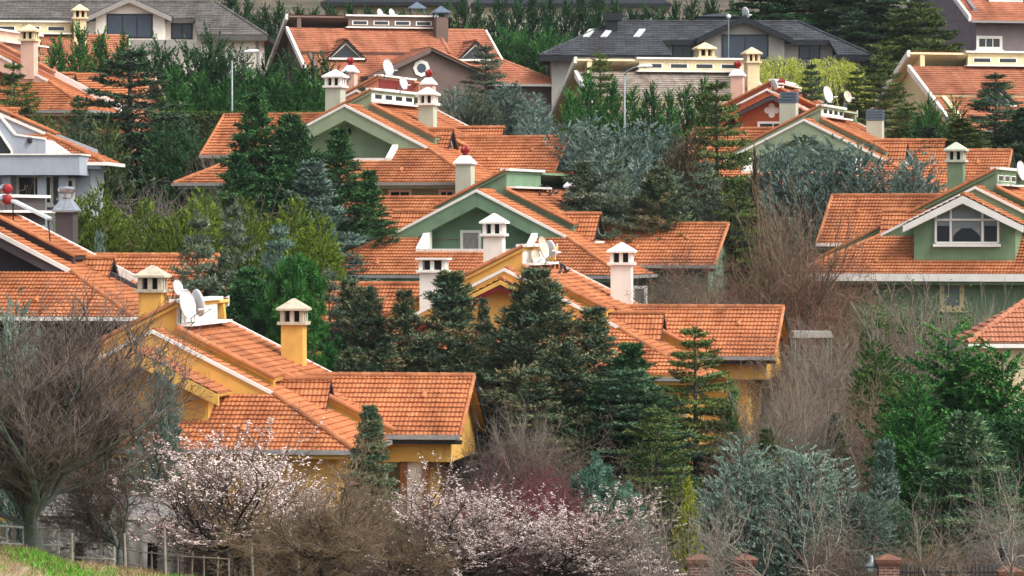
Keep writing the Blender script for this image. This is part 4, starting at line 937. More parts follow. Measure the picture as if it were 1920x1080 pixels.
def make_cedar(seed, h, R0, nbr=70, shape=.9, droop=.1, rise=.25, step=.3, bl=.22, bw=.05, dens=9, first=.06, tuft_up=.35, sparse_top=.0, tiers=None, irr=(.62, 1.12), sway=.05, hang=0.0):
    """cedar, fir and spruce: horizontal limbs carrying flat sprays in layers, a thin leader above"""
    g = np.random.default_rng(seed); lv = Leaves(g); p0, p1, r0, r1 = [], [], [], []
    lean = g.normal(0, .015, 2)
    ax = lambda z: np.array([lean[0] * z, lean[1] * z, z])
    zz = np.linspace(0, h, 12)
    for k in range(11): p0.append(ax(zz[k])); p1.append(ax(zz[k + 1])); rb = .02 + .017 * h * (1 - zz[k] / h); r0.append(rb); r1.append(.02 + .017 * h * (1 - zz[k + 1] / h))
    for i in range(nbr):
        t = first + (1 - first) * ((i + g.uniform(0, .9)) / nbr) ** 1.0
        if tiers: t = first + (1 - first) * (np.floor((t - first) / (1 - first) * tiers) + g.uniform(0, .35)) / tiers
        t = min(t, .985); a = i * 2.399 + g.uniform(-.5, .5)
        l = R0 * ((1 - t) ** shape) * g.uniform(*irr) + .18
        el = rise * (.3 + t) - droop * (1 - t) + g.normal(0, .09)
        n = max(3, int(l / step)); d = np.array([math.cos(a) * math.cos(el), math.sin(a) * math.cos(el), math.sin(el)]); p = ax(t * h)
        hs = np.array([-math.sin(a), math.cos(a), 0]); tone = .5 + .2 * g.normal()
        for k in range(n):
            d = unit(d + np.array([0, 0, -droop * .12 if k < n * .6 else .05 - hang]) + g.normal(0, sway, 3)); q = p + d * l / n
            f = k / n; p0.append(p); p1.append(q); rr = (.008 + .012 * l) * (1 - f); r0.append(rr + .006); r1.append(rr * .8 + .004)
            if f > .12 or l < 1:
                side_l = min((1 - f) * l * .55 + .16, 1.3) * g.uniform(.7, 1.2)
                for sg in (-1, 1):
                    td = unit(hs * sg * .85 + d * .6 + np.array([0, 0, g.normal(.0, .1)])); m_ = max(3, int(dens * side_l / .35))
                    s = np.sqrt(g.uniform(0, 1, m_)) * side_l
                    bd = td[None] * .7 + np.array([0, 0, tuft_up]) + g.normal(0, .45, (m_, 3))
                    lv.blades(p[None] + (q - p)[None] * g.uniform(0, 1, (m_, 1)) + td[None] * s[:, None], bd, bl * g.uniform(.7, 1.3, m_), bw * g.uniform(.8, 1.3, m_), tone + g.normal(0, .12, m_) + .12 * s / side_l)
            m_ = dens // 2 + 1
            lv.blades(p[None] + (q - p)[None] * g.uniform(0, 1, (m_, 1)), d[None] * .7 + np.array([0, 0, tuft_up]) + g.normal(0, .5, (m_, 3)), bl * g.uniform(.7, 1.2, m_), bw, tone + g.normal(0, .12, m_))
            p = q
    m_ = 60; z = h * (1 - .16 * g.uniform(0, 1, m_) ** 1.5)
    lv.blades(np.stack([lean[0] * z, lean[1] * z, z - .1], -1), np.stack([g.normal(0, .5, m_), g.normal(0, .5, m_), np.full(m_, .8)], -1), bl, bw, .6 + g.normal(0, .1, m_))
    return lv.build('crown'), tubes_mesh('trunk', p0, p1, r0, r1), h, R0

def make_pine(seed, h, R0, n=95):
    """pine with round bottle-brush tufts at the branch ends"""
    g = np.random.default_rng(seed); lv = Leaves(g); p0, p1, r0, r1 = [], [], [], []
    zz = np.linspace(0, h * .95, 10)
    for k in range(9): p0.append([0, 0, zz[k]]); p1.append([0, 0, zz[k + 1]]); r0.append(.16 * (1 - k / 10)); r1.append(.16 * (1 - (k + 1) / 10))
    for i in range(n):
        t = .12 + .86 * (i + g.uniform()) / n; a = i * 2.4 + g.uniform(-.6, .6); l = R0 * (1 - t) ** .6 * g.uniform(.35, 1.05) + .2
        b = np.array([0, 0, t * h * .93]); e = b + np.array([math.cos(a) * l, math.sin(a) * l, l * .35 + .2]); p0.append(b); p1.append(e); r0.append(.04); r1.append(.02)
        for j in range(3):
            cc = e + g.normal(0, .22, 3) * (j > 0); m_ = 130; dd = unit(g.normal(size=(m_, 3)) + np.array([0, 0, .75])); tone = .5 + .2 * g.normal()
            lv.blades(cc[None] + dd * .05 - np.array([0, 0, .25]) * g.uniform(0, 1, (m_, 1)), dd, .34 * g.uniform(.7, 1.15, m_), .035, tone + g.normal(0, .12, m_))
    return lv.build('crown'), tubes_mesh('trunk', p0, p1, r0, r1), h, R0

def make_willow(seed, h, R0, n=520):
    g = np.random.default_rng(seed); lv = Leaves(g); p0, p1, r0, r1 = [], [], [], []
    for k in range(8): p0.append([0, 0, k * h * .07]); p1.append([0, 0, (k + 1) * h * .07]); r0.append(.25 - k * .015); r1.append(.25 - (k + 1) * .015)
    for i in range(n):
        a = g.uniform(0, 6.283); r = R0 * math.sqrt(g.uniform()); top = h * (.62 + .38 * (1 - (r / R0) ** 2)) * g.uniform(.85, 1.0)
        s = np.array([math.cos(a) * r, math.sin(a) * r, top]); p = s.copy(); L = g.uniform(1.0, 2.6); d = unit(np.array([math.cos(a) * .5, math.sin(a) * .5, .35])); m_ = 8; tone = .5 + .2 * g.normal()
        if i % 6 == 0: p0.append([0, 0, h * .5]); p1.append(s); r0.append(.06); r1.append(.012)
        for k in range(m_):
            d = unit(d + np.array([0, 0, -.28]) + g.normal(0, .06, 3)); q = p + d * L / m_; p0.append(p); p1.append(q); r0.append(.008); r1.append(.005)
            b = 6; lv.blades(p[None] + (q - p)[None] * g.uniform(0, 1, (b, 1)), d[None] * .6 + g.normal(0, .5, (b, 3)), .17 * g.uniform(.7, 1.3, b), .045, tone + g.normal(0, .14, b)); p = q
    return lv.build('crown'), tubes_mesh('trunk', p0, p1, r0, r1), h, R0

def grow(seed, trunk=1.0, r=.17, L=2.4, levels=5, kids=(5, 5, 4, 4, 3), spread=45, ratio=.62, up=.25, jit=.13, segs=4, start=(0, 0, 1), stems=1, rratio=.55, cap=22000, flat=0.0):
    """bare branching skeleton: (p0, p1, r0, r1, level)"""
    g = np.random.default_rng(seed); out = []
    todo = []
    for s_ in range(stems):
        d = unit(np.array(start, float) + (g.normal(0, .55, 3) * np.array([1, 1, .2]) if stems > 1 else g.normal(0, .05, 3)))
        todo.append((np.array([g.normal(0, .16), g.normal(0, .16), 0]) if stems > 1 else np.zeros(3), d, trunk if stems == 1 else L * g.uniform(.7, 1.15), r, 0))
    while todo and len(out) < cap:
        p, d, l, rr, lev = todo.pop(0); n = segs if lev < levels - 1 else 2; pts = [p]; k_up = up * (.4 if lev == 0 else 1)
        for k in range(n):
            d = unit(d + g.normal(0, jit, 3) + np.array([0, 0, k_up * .35])); q = p + d * l / n
            fa = 1 - .45 * k / n; fb = 1 - .45 * (k + 1) / n
            if lev == levels - 1: fa, fb = 1 - .6 * k / n, max(.25, 1 - .6 * (k + 1) / n)
            out.append((p, q, rr * fa, rr * fb, lev)); p = q; pts.append((p, d))
        if lev >= levels - 1: continue
        nk = kids[min(lev, len(kids) - 1)]
        for j in range(nk):
            f = (j + g.uniform(.1, 1)) / nk; f = f if lev > 0 or stems > 1 else .55 + .45 * f
            i = min(n, max(1, int(round(f * n)))); q, dq = pts[i]
            an = R(spread) * g.uniform(.45, 1.2); ax = unit(np.cross(dq, g.normal(size=3))); ax2 = np.cross(ax, dq)
            nd = dq * math.cos(an) + (ax * g.normal() + ax2 * g.normal()) / 1.4 * math.sin(an); nd = unit(nd + np.array([0, 0, up * .3])); nd[2] *= (1 - flat); nd = unit(nd)
            ll = (L if lev == 0 and stems == 1 else l * ratio) * g.uniform(.65, 1.2)
            todo.append((q, nd, ll, max(rr * rratio * (1.15 - .4 * f), .0035), lev + 1))
        todo.append((p, d, l * ratio, rr * .6, lev + 1)) if lev > 0 else None
    return out, g

def bare_mesh(name, sk, zs=1.0, thick=.03, rmin=.004):
    p0 = np.array([s[0] for s in sk]); p1 = np.array([s[1] for s in sk]); r0 = np.maximum([s[2] for s in sk], rmin); r1 = np.maximum([s[3] for s in sk], rmin * .8)
    lev = np.array([s[4] for s in sk])
    return p0, p1, r0, r1, lev

def make_bare(seed, split=2, twig_r=.007, rmin=.005, bloom=0, bud=0, **kw):
    """trunk and limbs (bark) as one part, the fine twigs as another, blossom as a third"""
    sk, g = grow(seed, **kw); p0, p1, r0, r1, lev = bare_mesh('x', sk, rmin=rmin); a = lev <= split
    h = p1[:, 2].max(); rad = np.percentile(np.hypot(p1[:, 0], p1[:, 1]), 97)
    tm = tubes_mesh('trunk', p0[a], p1[a], r0[a], r1[a], 7, .02); cm = tubes_mesh('twigs', p0[~a], p1[~a], np.maximum(r0[~a], rmin), np.maximum(r1[~a], rmin * .7), 4, .02)
    bm_ = None
    if bloom or bud:
        lv = Leaves(g); s = np.where(lev >= lev.max() - 1)[0]; k = bloom or bud; pw = g.uniform(0, 1, len(s)) ** (5 if bloom else 1.5) + .004; i = g.choice(s, k, p=pw / pw.sum())
        f = g.uniform(0, 1, (k, 1)); pos = p0[i] + (p1[i] - p0[i]) * f + g.normal(0, .016, (k, 3)); sz = (.052 if bloom else .045)
        if bloom:
            kp = (np.sin(pos[:, 0] * 1.9 + 1) + np.sin(pos[:, 1] * 2.3) + np.sin(pos[:, 2] * 2.1 + pos[:, 0]) + g.normal(0, .8, k)) > -.75; pos = pos[kp]; k = len(pos)
        tone = .5 + .25 * np.sin(pos[:, 0] * 2.1) * np.cos(pos[:, 2] * 1.7)
        lv.blades(pos, g.normal(size=(k, 3)), sz * g.uniform(.6, 1.3, k), sz * .8 * g.uniform(.7, 1.2, k), tone + g.normal(0, .15, k), fold=.3, mid=.5); bm_ = lv.build('blossom')
    return cm, tm, h, rad, bm_

# foliage colours
for nm, st in dict(
    cyp=[(0.0, '#16301a'), (.45, '#25482a'), (.75, '#356137'), (1, '#4b7a44')],
    cypb=[(0.0, '#1a3d1f'), (.45, '#2c5f2c'), (.8, '#47803a'), (1, '#66994a')],
    cypy=[(0.0, '#3d4f18'), (.45, '#5c7424'), (.8, '#7a9230'), (1, '#96a743')],
    cypbl=[(0.0, '#41534c'), (.35, '#5f776e'), (.7, '#7c948a'), (1, '#9dafa3')],
    cypbr=[(0.0, '#33291e'), (.4, '#4c4230'), (.8, '#65573c'), (1, '#7d6b4a')],
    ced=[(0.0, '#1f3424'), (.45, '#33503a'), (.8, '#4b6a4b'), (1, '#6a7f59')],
    cedg=[(0.0, '#2b3b1e'), (.45, '#46592c'), (.8, '#60733a'), (1, '#7c8a4c')],
    cedgr=[(0.0, '#3a4638'), (.45, '#566652'), (.8, '#6f7f68'), (1, '#8a957c')],
    mix=[(0.0, '#26352a'), (.4, '#3d5440'), (.68, '#5a6d50'), (.86, '#7a7b58'), (1, '#8c7656')],
    mixg=[(0.0, '#1c3a20'), (.45, '#2d5630'), (.8, '#43703f'), (1, '#5f824a')],
    spr=[(0.0, '#3d5548'), (.5, '#577365'), (1, '#80978a')],
    sprg=[(0.0, '#2c4630'), (.45, '#456547'), (.85, '#63835a'), (1, '#7d8a5c')],
    bluelr=[(0.0, '#48584d'), (.3, '#61776a'), (.7, '#82998a'), (.92, '#a2b2a2'), (1, '#8a7a60')],
    pine=[(0.0, '#1b471c'), (.5, '#2d6429'), (1, '#51863a')],
    will=[(0.0, '#8a9430'), (.5, '#a8b145'), (1, '#c5ca66')],
    teal=[(0.0, '#3a5e4c'), (.5, '#57806a'), (1, '#7a9f86')],
    thuja=[(0.0, '#5c6a12'), (.5, '#87921c'), (1, '#b3ae2f')],
    hedge=[(0.0, '#2c401c'), (.5, '#46602a'), (1, '#647d3a')],
    ivy=[(0.0, '#1f3d14'), (.5, '#37611f'), (1, '#598432')],
    bloom=[(0.0, '#bb9c96'), (.35, '#d8c3bd'), (.7, '#e8dad4'), (1, '#f1e8e2')],
    bud=[(0.0, '#5d4a30'), (.5, '#7a6443'), (1, '#94805a')],
    grass=[(0.0, '#357016'), (.5, '#529a22'), (1, '#84b244')],
    dry=[(0.0, '#6b5636'), (.5, '#8d7650'), (1, '#b09a70')]).items(): M['f_' + nm] = leaf_mat('foliage ' + nm, st)
for nm, col in dict(tw_grey='#79706a', tw_brown='#5f5044', tw_dark='#534643', tw_tan='#75634f', tw_umber='#62564e', tw_pale='#80766a', tw_purple='#702f3f', tw_rust='#755343').items(): M[nm] = plain('twigs ' + nm, c(col), .95, var=.3, scale=4)

PR = {}
def proto(key, made, kind='conifer'):
    if len(made) == 4:
        me = made[0]; co = np.empty(len(me.vertices) * 3, np.float32); me.vertices.foreach_get('co', co); co = co.reshape(-1, 3)
        made = (made[0], made[1], float(np.percentile(co[:, 2], 99.98)), float(np.percentile(np.hypot(co[:, 0], co[:, 1]), 96.5)))
    PR[key] = made
cone = lambda w_, k=.8, b=.12: (lambda t: w_ * min(1, (t + .04) / b) * max(0, 1 - t) ** k)
col_ = lambda w_: (lambda t: w_ * min(1, (t + .1) / .25) * max(0, 1 - t ** 2.2) ** .9)
for i in range(3): proto(f'cyp{i}', make_cypress(100 + i, 9.5, cone(1.75, .62, .15), n=620, L=.9, nb=44, bl=.18, bw=.06, up=.66, lobe=.22, spread=1.0))
for i in range(2): proto(f'cypw{i}', make_cypress(110 + i, 8, cone(2.7, .5, .2), n=1050, L=1.05, nb=46, bl=.2, bw=.06, up=.5, tops=4, lobe=.28, spread=1.0))
for i in range(3): proto(f'bush{i}', make_cypress(120 + i, 9.5, (lambda t: 2.6 * min(1, (t + .15) / .3) * max(0, 1 - t ** 3.2) ** .6), n=2300, L=.58, nb=50, bl=.135, bw=.055, up=.34, tops=4, lobe=.22, spread=1.2))
for i in range(3): proto(f'yel{i}', make_cypress(130 + i, 10, (lambda t: 2.0 * min(1, (t + .2) / .3) * max(0, 1 - t ** 3.4) ** .62), n=3000, L=.45, nb=44, bl=.115, bw=.05, up=.42, tops=2, lobe=.16, spread=1.3))
proto('brt0', make_cypress(140, 7.5, cone(3.0, .6, .2), n=1300, L=1.05, nb=60, bl=.19, bw=.055, up=.26, tops=3, lobe=.4, spread=1.15))
proto('brt1', make_cypress(141, 7.5, cone(2.4, .7, .2), n=1000, L=1.05, nb=60, bl=.19, bw=.055, up=.28, tops=2, lobe=.4, spread=1.15))
for i in range(2): proto(f'lrb{i}', make_cypress(150 + i, 6, (lambda t: 2.5 * min(1, (t + .2) / .35) * max(0, 1 - t ** 2.0) ** .62), n=2700, L=.46, nb=60, bl=.088, bw=.036, up=.26, tops=5, lobe=.36, spread=1.35))
proto('thuja', make_cypress(160, 4, col_(.8), n=420, L=.45, nb=34, bl=.12, bw=.045, up=.75, lobe=.15, spread=1.1))
proto('thin', make_cypress(161, 7, col_(.7), n=360, L=.7, nb=30, bl=.2, bw=.06, up=.8, lobe=.15))
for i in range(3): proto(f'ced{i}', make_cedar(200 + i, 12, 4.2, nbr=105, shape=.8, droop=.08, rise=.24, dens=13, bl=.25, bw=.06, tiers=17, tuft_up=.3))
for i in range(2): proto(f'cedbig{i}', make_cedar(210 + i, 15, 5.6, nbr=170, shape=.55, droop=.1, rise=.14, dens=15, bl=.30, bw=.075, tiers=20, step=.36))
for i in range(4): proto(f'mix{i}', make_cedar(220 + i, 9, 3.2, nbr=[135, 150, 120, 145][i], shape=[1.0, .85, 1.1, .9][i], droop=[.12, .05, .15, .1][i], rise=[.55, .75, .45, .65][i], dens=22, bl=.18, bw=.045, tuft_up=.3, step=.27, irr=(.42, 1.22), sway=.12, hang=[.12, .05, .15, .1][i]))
for i in range(2): proto(f'spr{i}', make_cedar(230 + i, 8, 2.6, nbr=190, shape=.85, droop=.2, rise=.3, dens=14, bl=.19, bw=.05, tuft_up=.3, step=.24))
proto('sml', make_cedar(240, 4, 1.1, nbr=80, shape=.9, droop=.0, rise=.6, dens=12, bl=.16, bw=.045, step=.16))
proto('pine', make_pine(250, 8, 2.6)); proto('teal', make_pine(251, 4, 1.7, 60)); proto('willow', make_willow(260, 6, 4.2))
proto('big', make_bare(300, split=2, trunk=1.35, r=.155, L=3.2, levels=6, kids=(9, 6, 6, 6, 5), spread=36, ratio=.62, up=.62, jit=.18, rratio=.5, cap=64000, rmin=.0045))
proto('orch', make_bare(302, split=2, trunk=1.2, r=.14, L=2.4, levels=6, kids=(7, 6, 5, 5, 4), spread=52, ratio=.62, up=.2, jit=.24, rratio=.52, cap=36000, rmin=.0045, bud=12000))
proto('bla', make_bare(310, split=2, trunk=.9, r=.10, L=2.8, levels=5, kids=(7, 6, 5, 4), spread=52, ratio=.66, up=.55, jit=.15, cap=19000, bloom=38000, rmin=.0045))
proto('blb', make_bare(311, split=2, trunk=.6, r=.11, L=2.3, levels=5, kids=(8, 6, 5, 4), spread=60, ratio=.68, up=.45, jit=.15, cap=20000, bloom=42000, rmin=.0045))
for i in range(2): proto(f'pop{i}', make_bare(320 + i, split=2, trunk=2.4, r=.10, L=3.4, levels=5, kids=(9, 6, 5, 4), spread=44, ratio=.54, up=.4, jit=.18, cap=14000, rmin=.0055))
for i in range(4): proto(f'bus{i}', make_bare(330 + i, split=1, r=.04, L=2.6, levels=5, kids=(7, 6, 4, 3), spread=74, ratio=.62, up=.04, jit=.34, stems=11, rratio=.5, cap=24000, rmin=.005))
for i in range(2): proto(f'pal{i}', make_bare(340 + i, split=3, trunk=1.2, r=.085, L=2.5, levels=5, kids=(5, 4, 3, 3), spread=54, ratio=.66, up=.24, jit=.24, cap=5000, rmin=.0045))

BASE = {}
def place(key, name, px, top, D, label, cat='tree', mat='f_cyp', wpx=None, bark='bark', group=None, rz=None, base=None, tw=None, bl='f_bloom', sink=.05):
    """copy a tree: px = trunk column, top = photo row of its top; base row read off the ground unless given"""
    cr, tm, h, rad = PR[key][:4]; bm_ = PR[key][4] if len(PR[key]) > 4 else None
    x = (px - CX) / F * D; zb = zg(x, D) if base is None else -(base - HY) / F * D; zt = -(top - HY) / F * D; sz = (zt - zb) / h
    sx = sz if wpx is None else wpx / F * D / (2 * rad)
    if key.startswith(('bus', 'pop', 'pal')): sx = max(sx, sz / 1.25)
    src = BASE.get(key)
    if src is None:
        root = empty(name, (0, 0, 0)); kids = []
        kids.append(link_mesh('crown', cr, M[mat], root)); kids.append(link_mesh('trunk', tm, M[bark], root))
        if bm_: kids.append(link_mesh('blossom', bm_, M[bl], root))
        BASE[key] = (root, kids)
    else:
        r0, k0 = src; root = r0.copy(); root.name = name; COL.objects.link(root); kids = []
        for k in k0: q = k.copy(); q.parent = root; COL.objects.link(q); kids.append(q)
    for k in ('label', 'category', 'group'):
        if k in root: del root[k]
    for q, mm in zip(kids, (mat if len(PR[key]) == 4 else (tw or 'tw_grey'), bark, bl)):
        q.material_slots[0].link = 'OBJECT'; q.material_slots[0].material = M[mm]
    root.location = (x, D, zb - sink); root.scale = (sx, sx, sz); root.rotation_euler = (0, 0, random.uniform(0, 6.28) if rz is None else rz)
    tag(root, label, cat, group); return root
# ------------------------------------------------------------------ planting
ORD = ['first', 'second', 'third', 'fourth', 'fifth', 'sixth', 'seventh', 'eighth', 'ninth', 'tenth', 'eleventh', 'twelfth', 'thirteenth', 'fourteenth', 'fifteenth', 'sixteenth', 'seventeenth', 'eighteenth', 'nineteenth', 'twentieth', 'twenty first', 'twenty second']
WF = dict(mix=1.75, cyp=1.3, cypw=1.35, ced=1.25, cedbig=1.2, spr=1.2, bush=1.3, yel=1.3, brt=1.35, lrb=1.15, pine=1.1, teal=1.2, thuja=1.1, bus=1.15)
_place = place
def place(key, name, px, top, D, label, cat='tree', mat='f_cyp', wpx=None, **kw):
    fac = WF.get(key.rstrip('0123456789'), 1.0)
    return _place(key, name, px, top, D, label, cat, mat, None if wpx is None else wpx * fac, **kw)
def row(pref, name, lst, D, mat, tmpl, group, jitter=2.0, wpx=None):
    for i, e in enumerate(lst):
        px, top = e[:2]; wp = e[2] if len(e) > 2 else wpx
        place(f'{pref}{i % 3}' if pref in ('cyp', 'yel', 'bush', 'ced', 'bus') else f'{pref}{i % 2}', name, px, top, D + random.uniform(-jitter, jitter), tmpl.format(ORD[i]), 'tree', mat, wp, group=group)

# cypress screen along the top of the view
row('cyp', 'cypress_tree', [(400, -18), (432, -30), (466, -8), (496, 4), (524, -2), (560, 6), (590, 8), (618, 2), (655, -2), (690, 4), (726, 10), (760, 16), (792, 12)], 334, 'f_cyp',
    'dark green cypress, {} from the ash roofed house in the top screen', 'cypress screen behind the umber villa', wpx=62)
row('cyp', 'cypress_tree', [(836, -6), (868, -14), (900, -4), (934, -20), (968, -10), (1000, -26), (1032, -18), (1062, -8), (1092, -22), (1124, -34), (1156, -8), (1186, 8), (1212, 2), (1240, 6), (1268, -6), (1300, -10), (1336, -16), (1376, -6)], 330, 'f_cyp',
    'dark green cypress, {} from the umber villa toward the charcoal roof, top screen', 'cypress screen above the charcoal roof', wpx=64)
row('cypw', 'cypress_tree', [(862, 44), (906, 50), (948, 40), (990, 52), (1030, 46), (1066, 62)], 318, 'f_cypb',
    'bright bushy cypress, {} beside the white verge of the umber villa', 'bushy cypresses beside the umber villa', wpx=100)
# cedars, upper corner
for i, (px, top, D, wp, mt) in enumerate([(1430, -40, 326, 190, 'f_cyp'), (1506, -60, 327, 220, 'f_ced'), (1578, -50, 322, 230, 'f_cyp'), (1650, -70, 318, 240, 'f_ced'), (1726, 2, 292, 210, 'f_cedg'), (1600, 20, 316, 150, 'f_ced')]):
    place(f'cedbig{i % 2}', 'cedar_tree', px, top, D, ['tall dark cedar over the end of the charcoal roof', 'tall cedar behind the far slope of the charcoal roof', 'broad blackish cedar behind the willow', 'broad layered cedar between willow and mauve villa', 'yellowish green cedar standing in front of the mauve villa', 'shorter dark cedar in the gap behind the willow'][i], 'tree', mt, wp)
# dark cypress mass below the ash roofed house
row('cyp', 'cypress_tree', [(52, 46), (110, 60), (150, 36), (190, 48), (232, 56), (262, 78)], 266, 'f_cypb', 'deep green cypress, {} in the row below the ash roofed house', 'cypress row below the ash roofed house', wpx=80)
row('cypw', 'cypress_tree', [(300, 62), (352, 70), (398, 44), (446, 78), (494, 104), (540, 92), (584, 108), (610, 96)], 262, 'f_cyp', 'dense dark cypress, {} along the clump behind the street lamp', 'cypress clump behind the street lamp', wpx=118)
row('cyp', 'cypress_tree', [(330, 118), (378, 126), (424, 138), (470, 122), (520, 128), (566, 116), (600, 140)], 256, 'f_cypb', 'lower cypress, {} in the front rank of the street lamp clump', 'front rank of the street lamp clump', wpx=84)
# cedars of the upper left garden
place('ced0', 'cedar_tree', 240, 92, 236, 'tall open topped cedar with wide level limbs beside the salmon villa', mat='f_ced', wpx=300)
place('ced1', 'cedar_tree', 34, 116, 238, 'cedar in front of the salmon villa gable', mat='f_cedg', wpx=150)
place('ced2', 'cedar_tree', 142, 178, 240, 'small thin cedar in front of the salmon villa skirt roof', mat='f_cedg', wpx=80)
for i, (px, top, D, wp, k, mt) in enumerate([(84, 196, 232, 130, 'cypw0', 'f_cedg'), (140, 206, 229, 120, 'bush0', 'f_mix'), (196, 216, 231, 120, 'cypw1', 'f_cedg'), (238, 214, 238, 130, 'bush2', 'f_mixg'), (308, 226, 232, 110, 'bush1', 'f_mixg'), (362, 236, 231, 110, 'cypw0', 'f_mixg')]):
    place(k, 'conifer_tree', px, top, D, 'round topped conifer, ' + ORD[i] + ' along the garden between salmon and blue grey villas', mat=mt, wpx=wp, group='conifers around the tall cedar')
hm = empty('hedge', (0, 0, 0)); g = np.random.default_rng(5); lv = Leaves(g)
n_ = 26000; hx0, hx1, hy = (296 - CX) / F * 246, (640 - CX) / F * 246, 246; ht_ = -(213 - HY) / F * 246; hb = zg(-18, 246)
fx = g.uniform(hx0, hx1, n_); face = g.uniform(0, 1, n_); fz = np.where(face < .6, g.uniform(hb, ht_, n_), ht_ + g.normal(0, .04, n_)); fy = np.where(face < .6, hy + g.normal(0, .08, n_), g.uniform(hy, hy + 1.4, n_))
lv.blades(np.stack([fx, fy, fz], -1), g.normal(size=(n_, 3)) + np.array([0, -.3, .4]), .15 * g.uniform(.6, 1.3, n_), .07, .5 + .2 * g.normal(size=n_))
link_mesh('foliage', lv.build('foliage'), M['f_hedge'], hm); MB().box((hx0 + .1, hy + .1, hb - .3), (hx1 - .1, hy + 1.3, ht_ - .08)).build('branches', M['barkd'], hm)
tag(hm, 'long flat topped clipped hedge behind the sage villa', 'hedge')
# conifers in front of the sage villa
for i, (key, px, top, D, wp, mt, lb) in enumerate([('mix0', 476, 172, 212, 150, 'f_mixg', 'tall pointed conifer in front of the sage villa wing, the tallest of its clump'), ('mix1', 540, 212, 211, 160, 'f_mixg', 'pointed conifer with a bare leader against the sage gable'),
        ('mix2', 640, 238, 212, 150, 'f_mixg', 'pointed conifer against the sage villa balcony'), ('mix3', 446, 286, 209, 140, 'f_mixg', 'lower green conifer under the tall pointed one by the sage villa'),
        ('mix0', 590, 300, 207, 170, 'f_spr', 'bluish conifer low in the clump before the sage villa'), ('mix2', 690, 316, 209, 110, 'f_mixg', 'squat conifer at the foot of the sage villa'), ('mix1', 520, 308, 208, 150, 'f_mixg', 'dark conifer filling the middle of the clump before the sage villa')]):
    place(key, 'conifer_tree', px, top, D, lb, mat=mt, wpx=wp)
# yellow green cypresses
row('yel', 'yellow_cypress', [(140, 366), (186, 338), (228, 394), (276, 370), (330, 388), (376, 350), (420, 394), (456, 368), (504, 400), (552, 364), (600, 398)], 194, 'f_cypy', 'yellow green cypress, {} in the row above the charcoal villa', 'row of yellow green cypresses', wpx=112)
row('yel', 'yellow_cypress', [(160, 392), (206, 386), (252, 410), (302, 404), (352, 400), (402, 404), (476, 412), (528, 406), (580, 416)], 199, 'f_cypy', 'yellow green cypress, {} in the rear rank above the charcoal villa', 'rear rank of yellow green cypresses', wpx=112)
place('sml', 'blue_spruce', 187, 428, 186, 'small silvery blue spruce before the yellow green cypresses', mat='f_spr', wpx=46)
# conifers between the charcoal and ochre villas
for key, px, top, D, wp, mt, lb in [('ced1', 362, 404, 171, 170, 'f_cedgr', 'grey green cedar overlapping the charcoal villa wing'), ('ced2', 432, 378, 173, 160, 'f_cedgr', 'grey green cedar with a thin leader, next to the charcoal villa'),
        ('ced0', 522, 418, 174, 150, 'f_spr', 'silvery cedar behind the bright pine'), ('pine', 560, 470, 168, 180, 'f_pine', 'bright green pine with rounded tufts beside the ochre chimney'),
        ('mix1', 470, 500, 170, 170, 'f_mixg', 'dark conifer between the grey cedars and the bright pine'), ('mix2', 400, 500, 172, 150, 'f_mix', 'low conifer under the grey green cedars'), ('ced2', 622, 500, 170, 120, 'f_cedgr', 'greyish cedar at the eaves of the leaf green villa')]:
    place(key, 'conifer_tree', px, top, D, lb, mat=mt, wpx=wp)
# blue cypress mass on the middle of the slope
for i, (px, top, D, wp, k, mt) in enumerate([(1000, 214, 236, 110, 'bush0', 'f_cypbl'), (1064, 226, 226, 130, 'bush1', 'f_cypbl'), (1112, 214, 224, 140, 'bush2', 'f_cypbl'), (1164, 226, 222, 150, 'bush0', 'f_cypbl'), (1212, 224, 224, 140, 'bush1', 'f_cypbl'), (1256, 232, 225, 130, 'bush2', 'f_cypbl'), (1130, 280, 217, 140, 'bush1', 'f_cypbl'), (1200, 290, 216, 150, 'bush2', 'f_cypbl')]):
    place(k, 'blue_cypress', px, top, D, f'blue green cypress, {ORD[i]} in the thicket between sage and grey green villas', mat=mt, wpx=wp, group='blue cypress thicket')
for key, px, top, D, wp, mt, lb in [('cypw0', 1290, 232, 221, 110, 'f_cypbr', 'browning cypress at the edge of the blue thicket'), ('ced0', 1344, 150, 224, 190, 'f_cedg', 'tall olive cedar in front of the grey green villa'), ('ced2', 1320, 300, 216, 150, 'f_cedgr', 'pale layered fir at the foot of the olive cedar'),
        ('ced1', 1160, 296, 213, 130, 'f_cedgr', 'thin leadered cedar in the blue thicket'), ('thin', 1415, 268, 217, 34, 'f_cypbr', 'narrow blackish cypress spire by the grey green gable'), ('ced1', 1380, 330, 214, 150, 'f_cedg', 'low spreading olive cedar below the narrow spire'), ('mix3', 1090, 300, 214, 140, 'f_cedgr', 'dull green conifer behind the leaf green villa chimney'), ('mix1', 1240, 310, 213, 140, 'f_mix', 'brown tipped conifer low in the blue thicket')]:
    place(key, 'conifer_tree', px, top, D, lb, mat=mt, wpx=wp)
for i, (px, top, D, wp) in enumerate([(1456, 262, 220, 110), (1508, 250, 219, 130), (1560, 252, 218, 130), (1612, 264, 217, 130), (1656, 296, 217, 110), (1720, 278, 216, 120), (1700, 310, 215, 120)]):
    place(f'bush{(i + 1) % 3}', 'blue_cypress', px, top, D, f'blue green cypress, {ORD[i]} in the line before the grey green villa', mat='f_cypbl', wpx=wp, group='blue cypresses before the grey green villa')
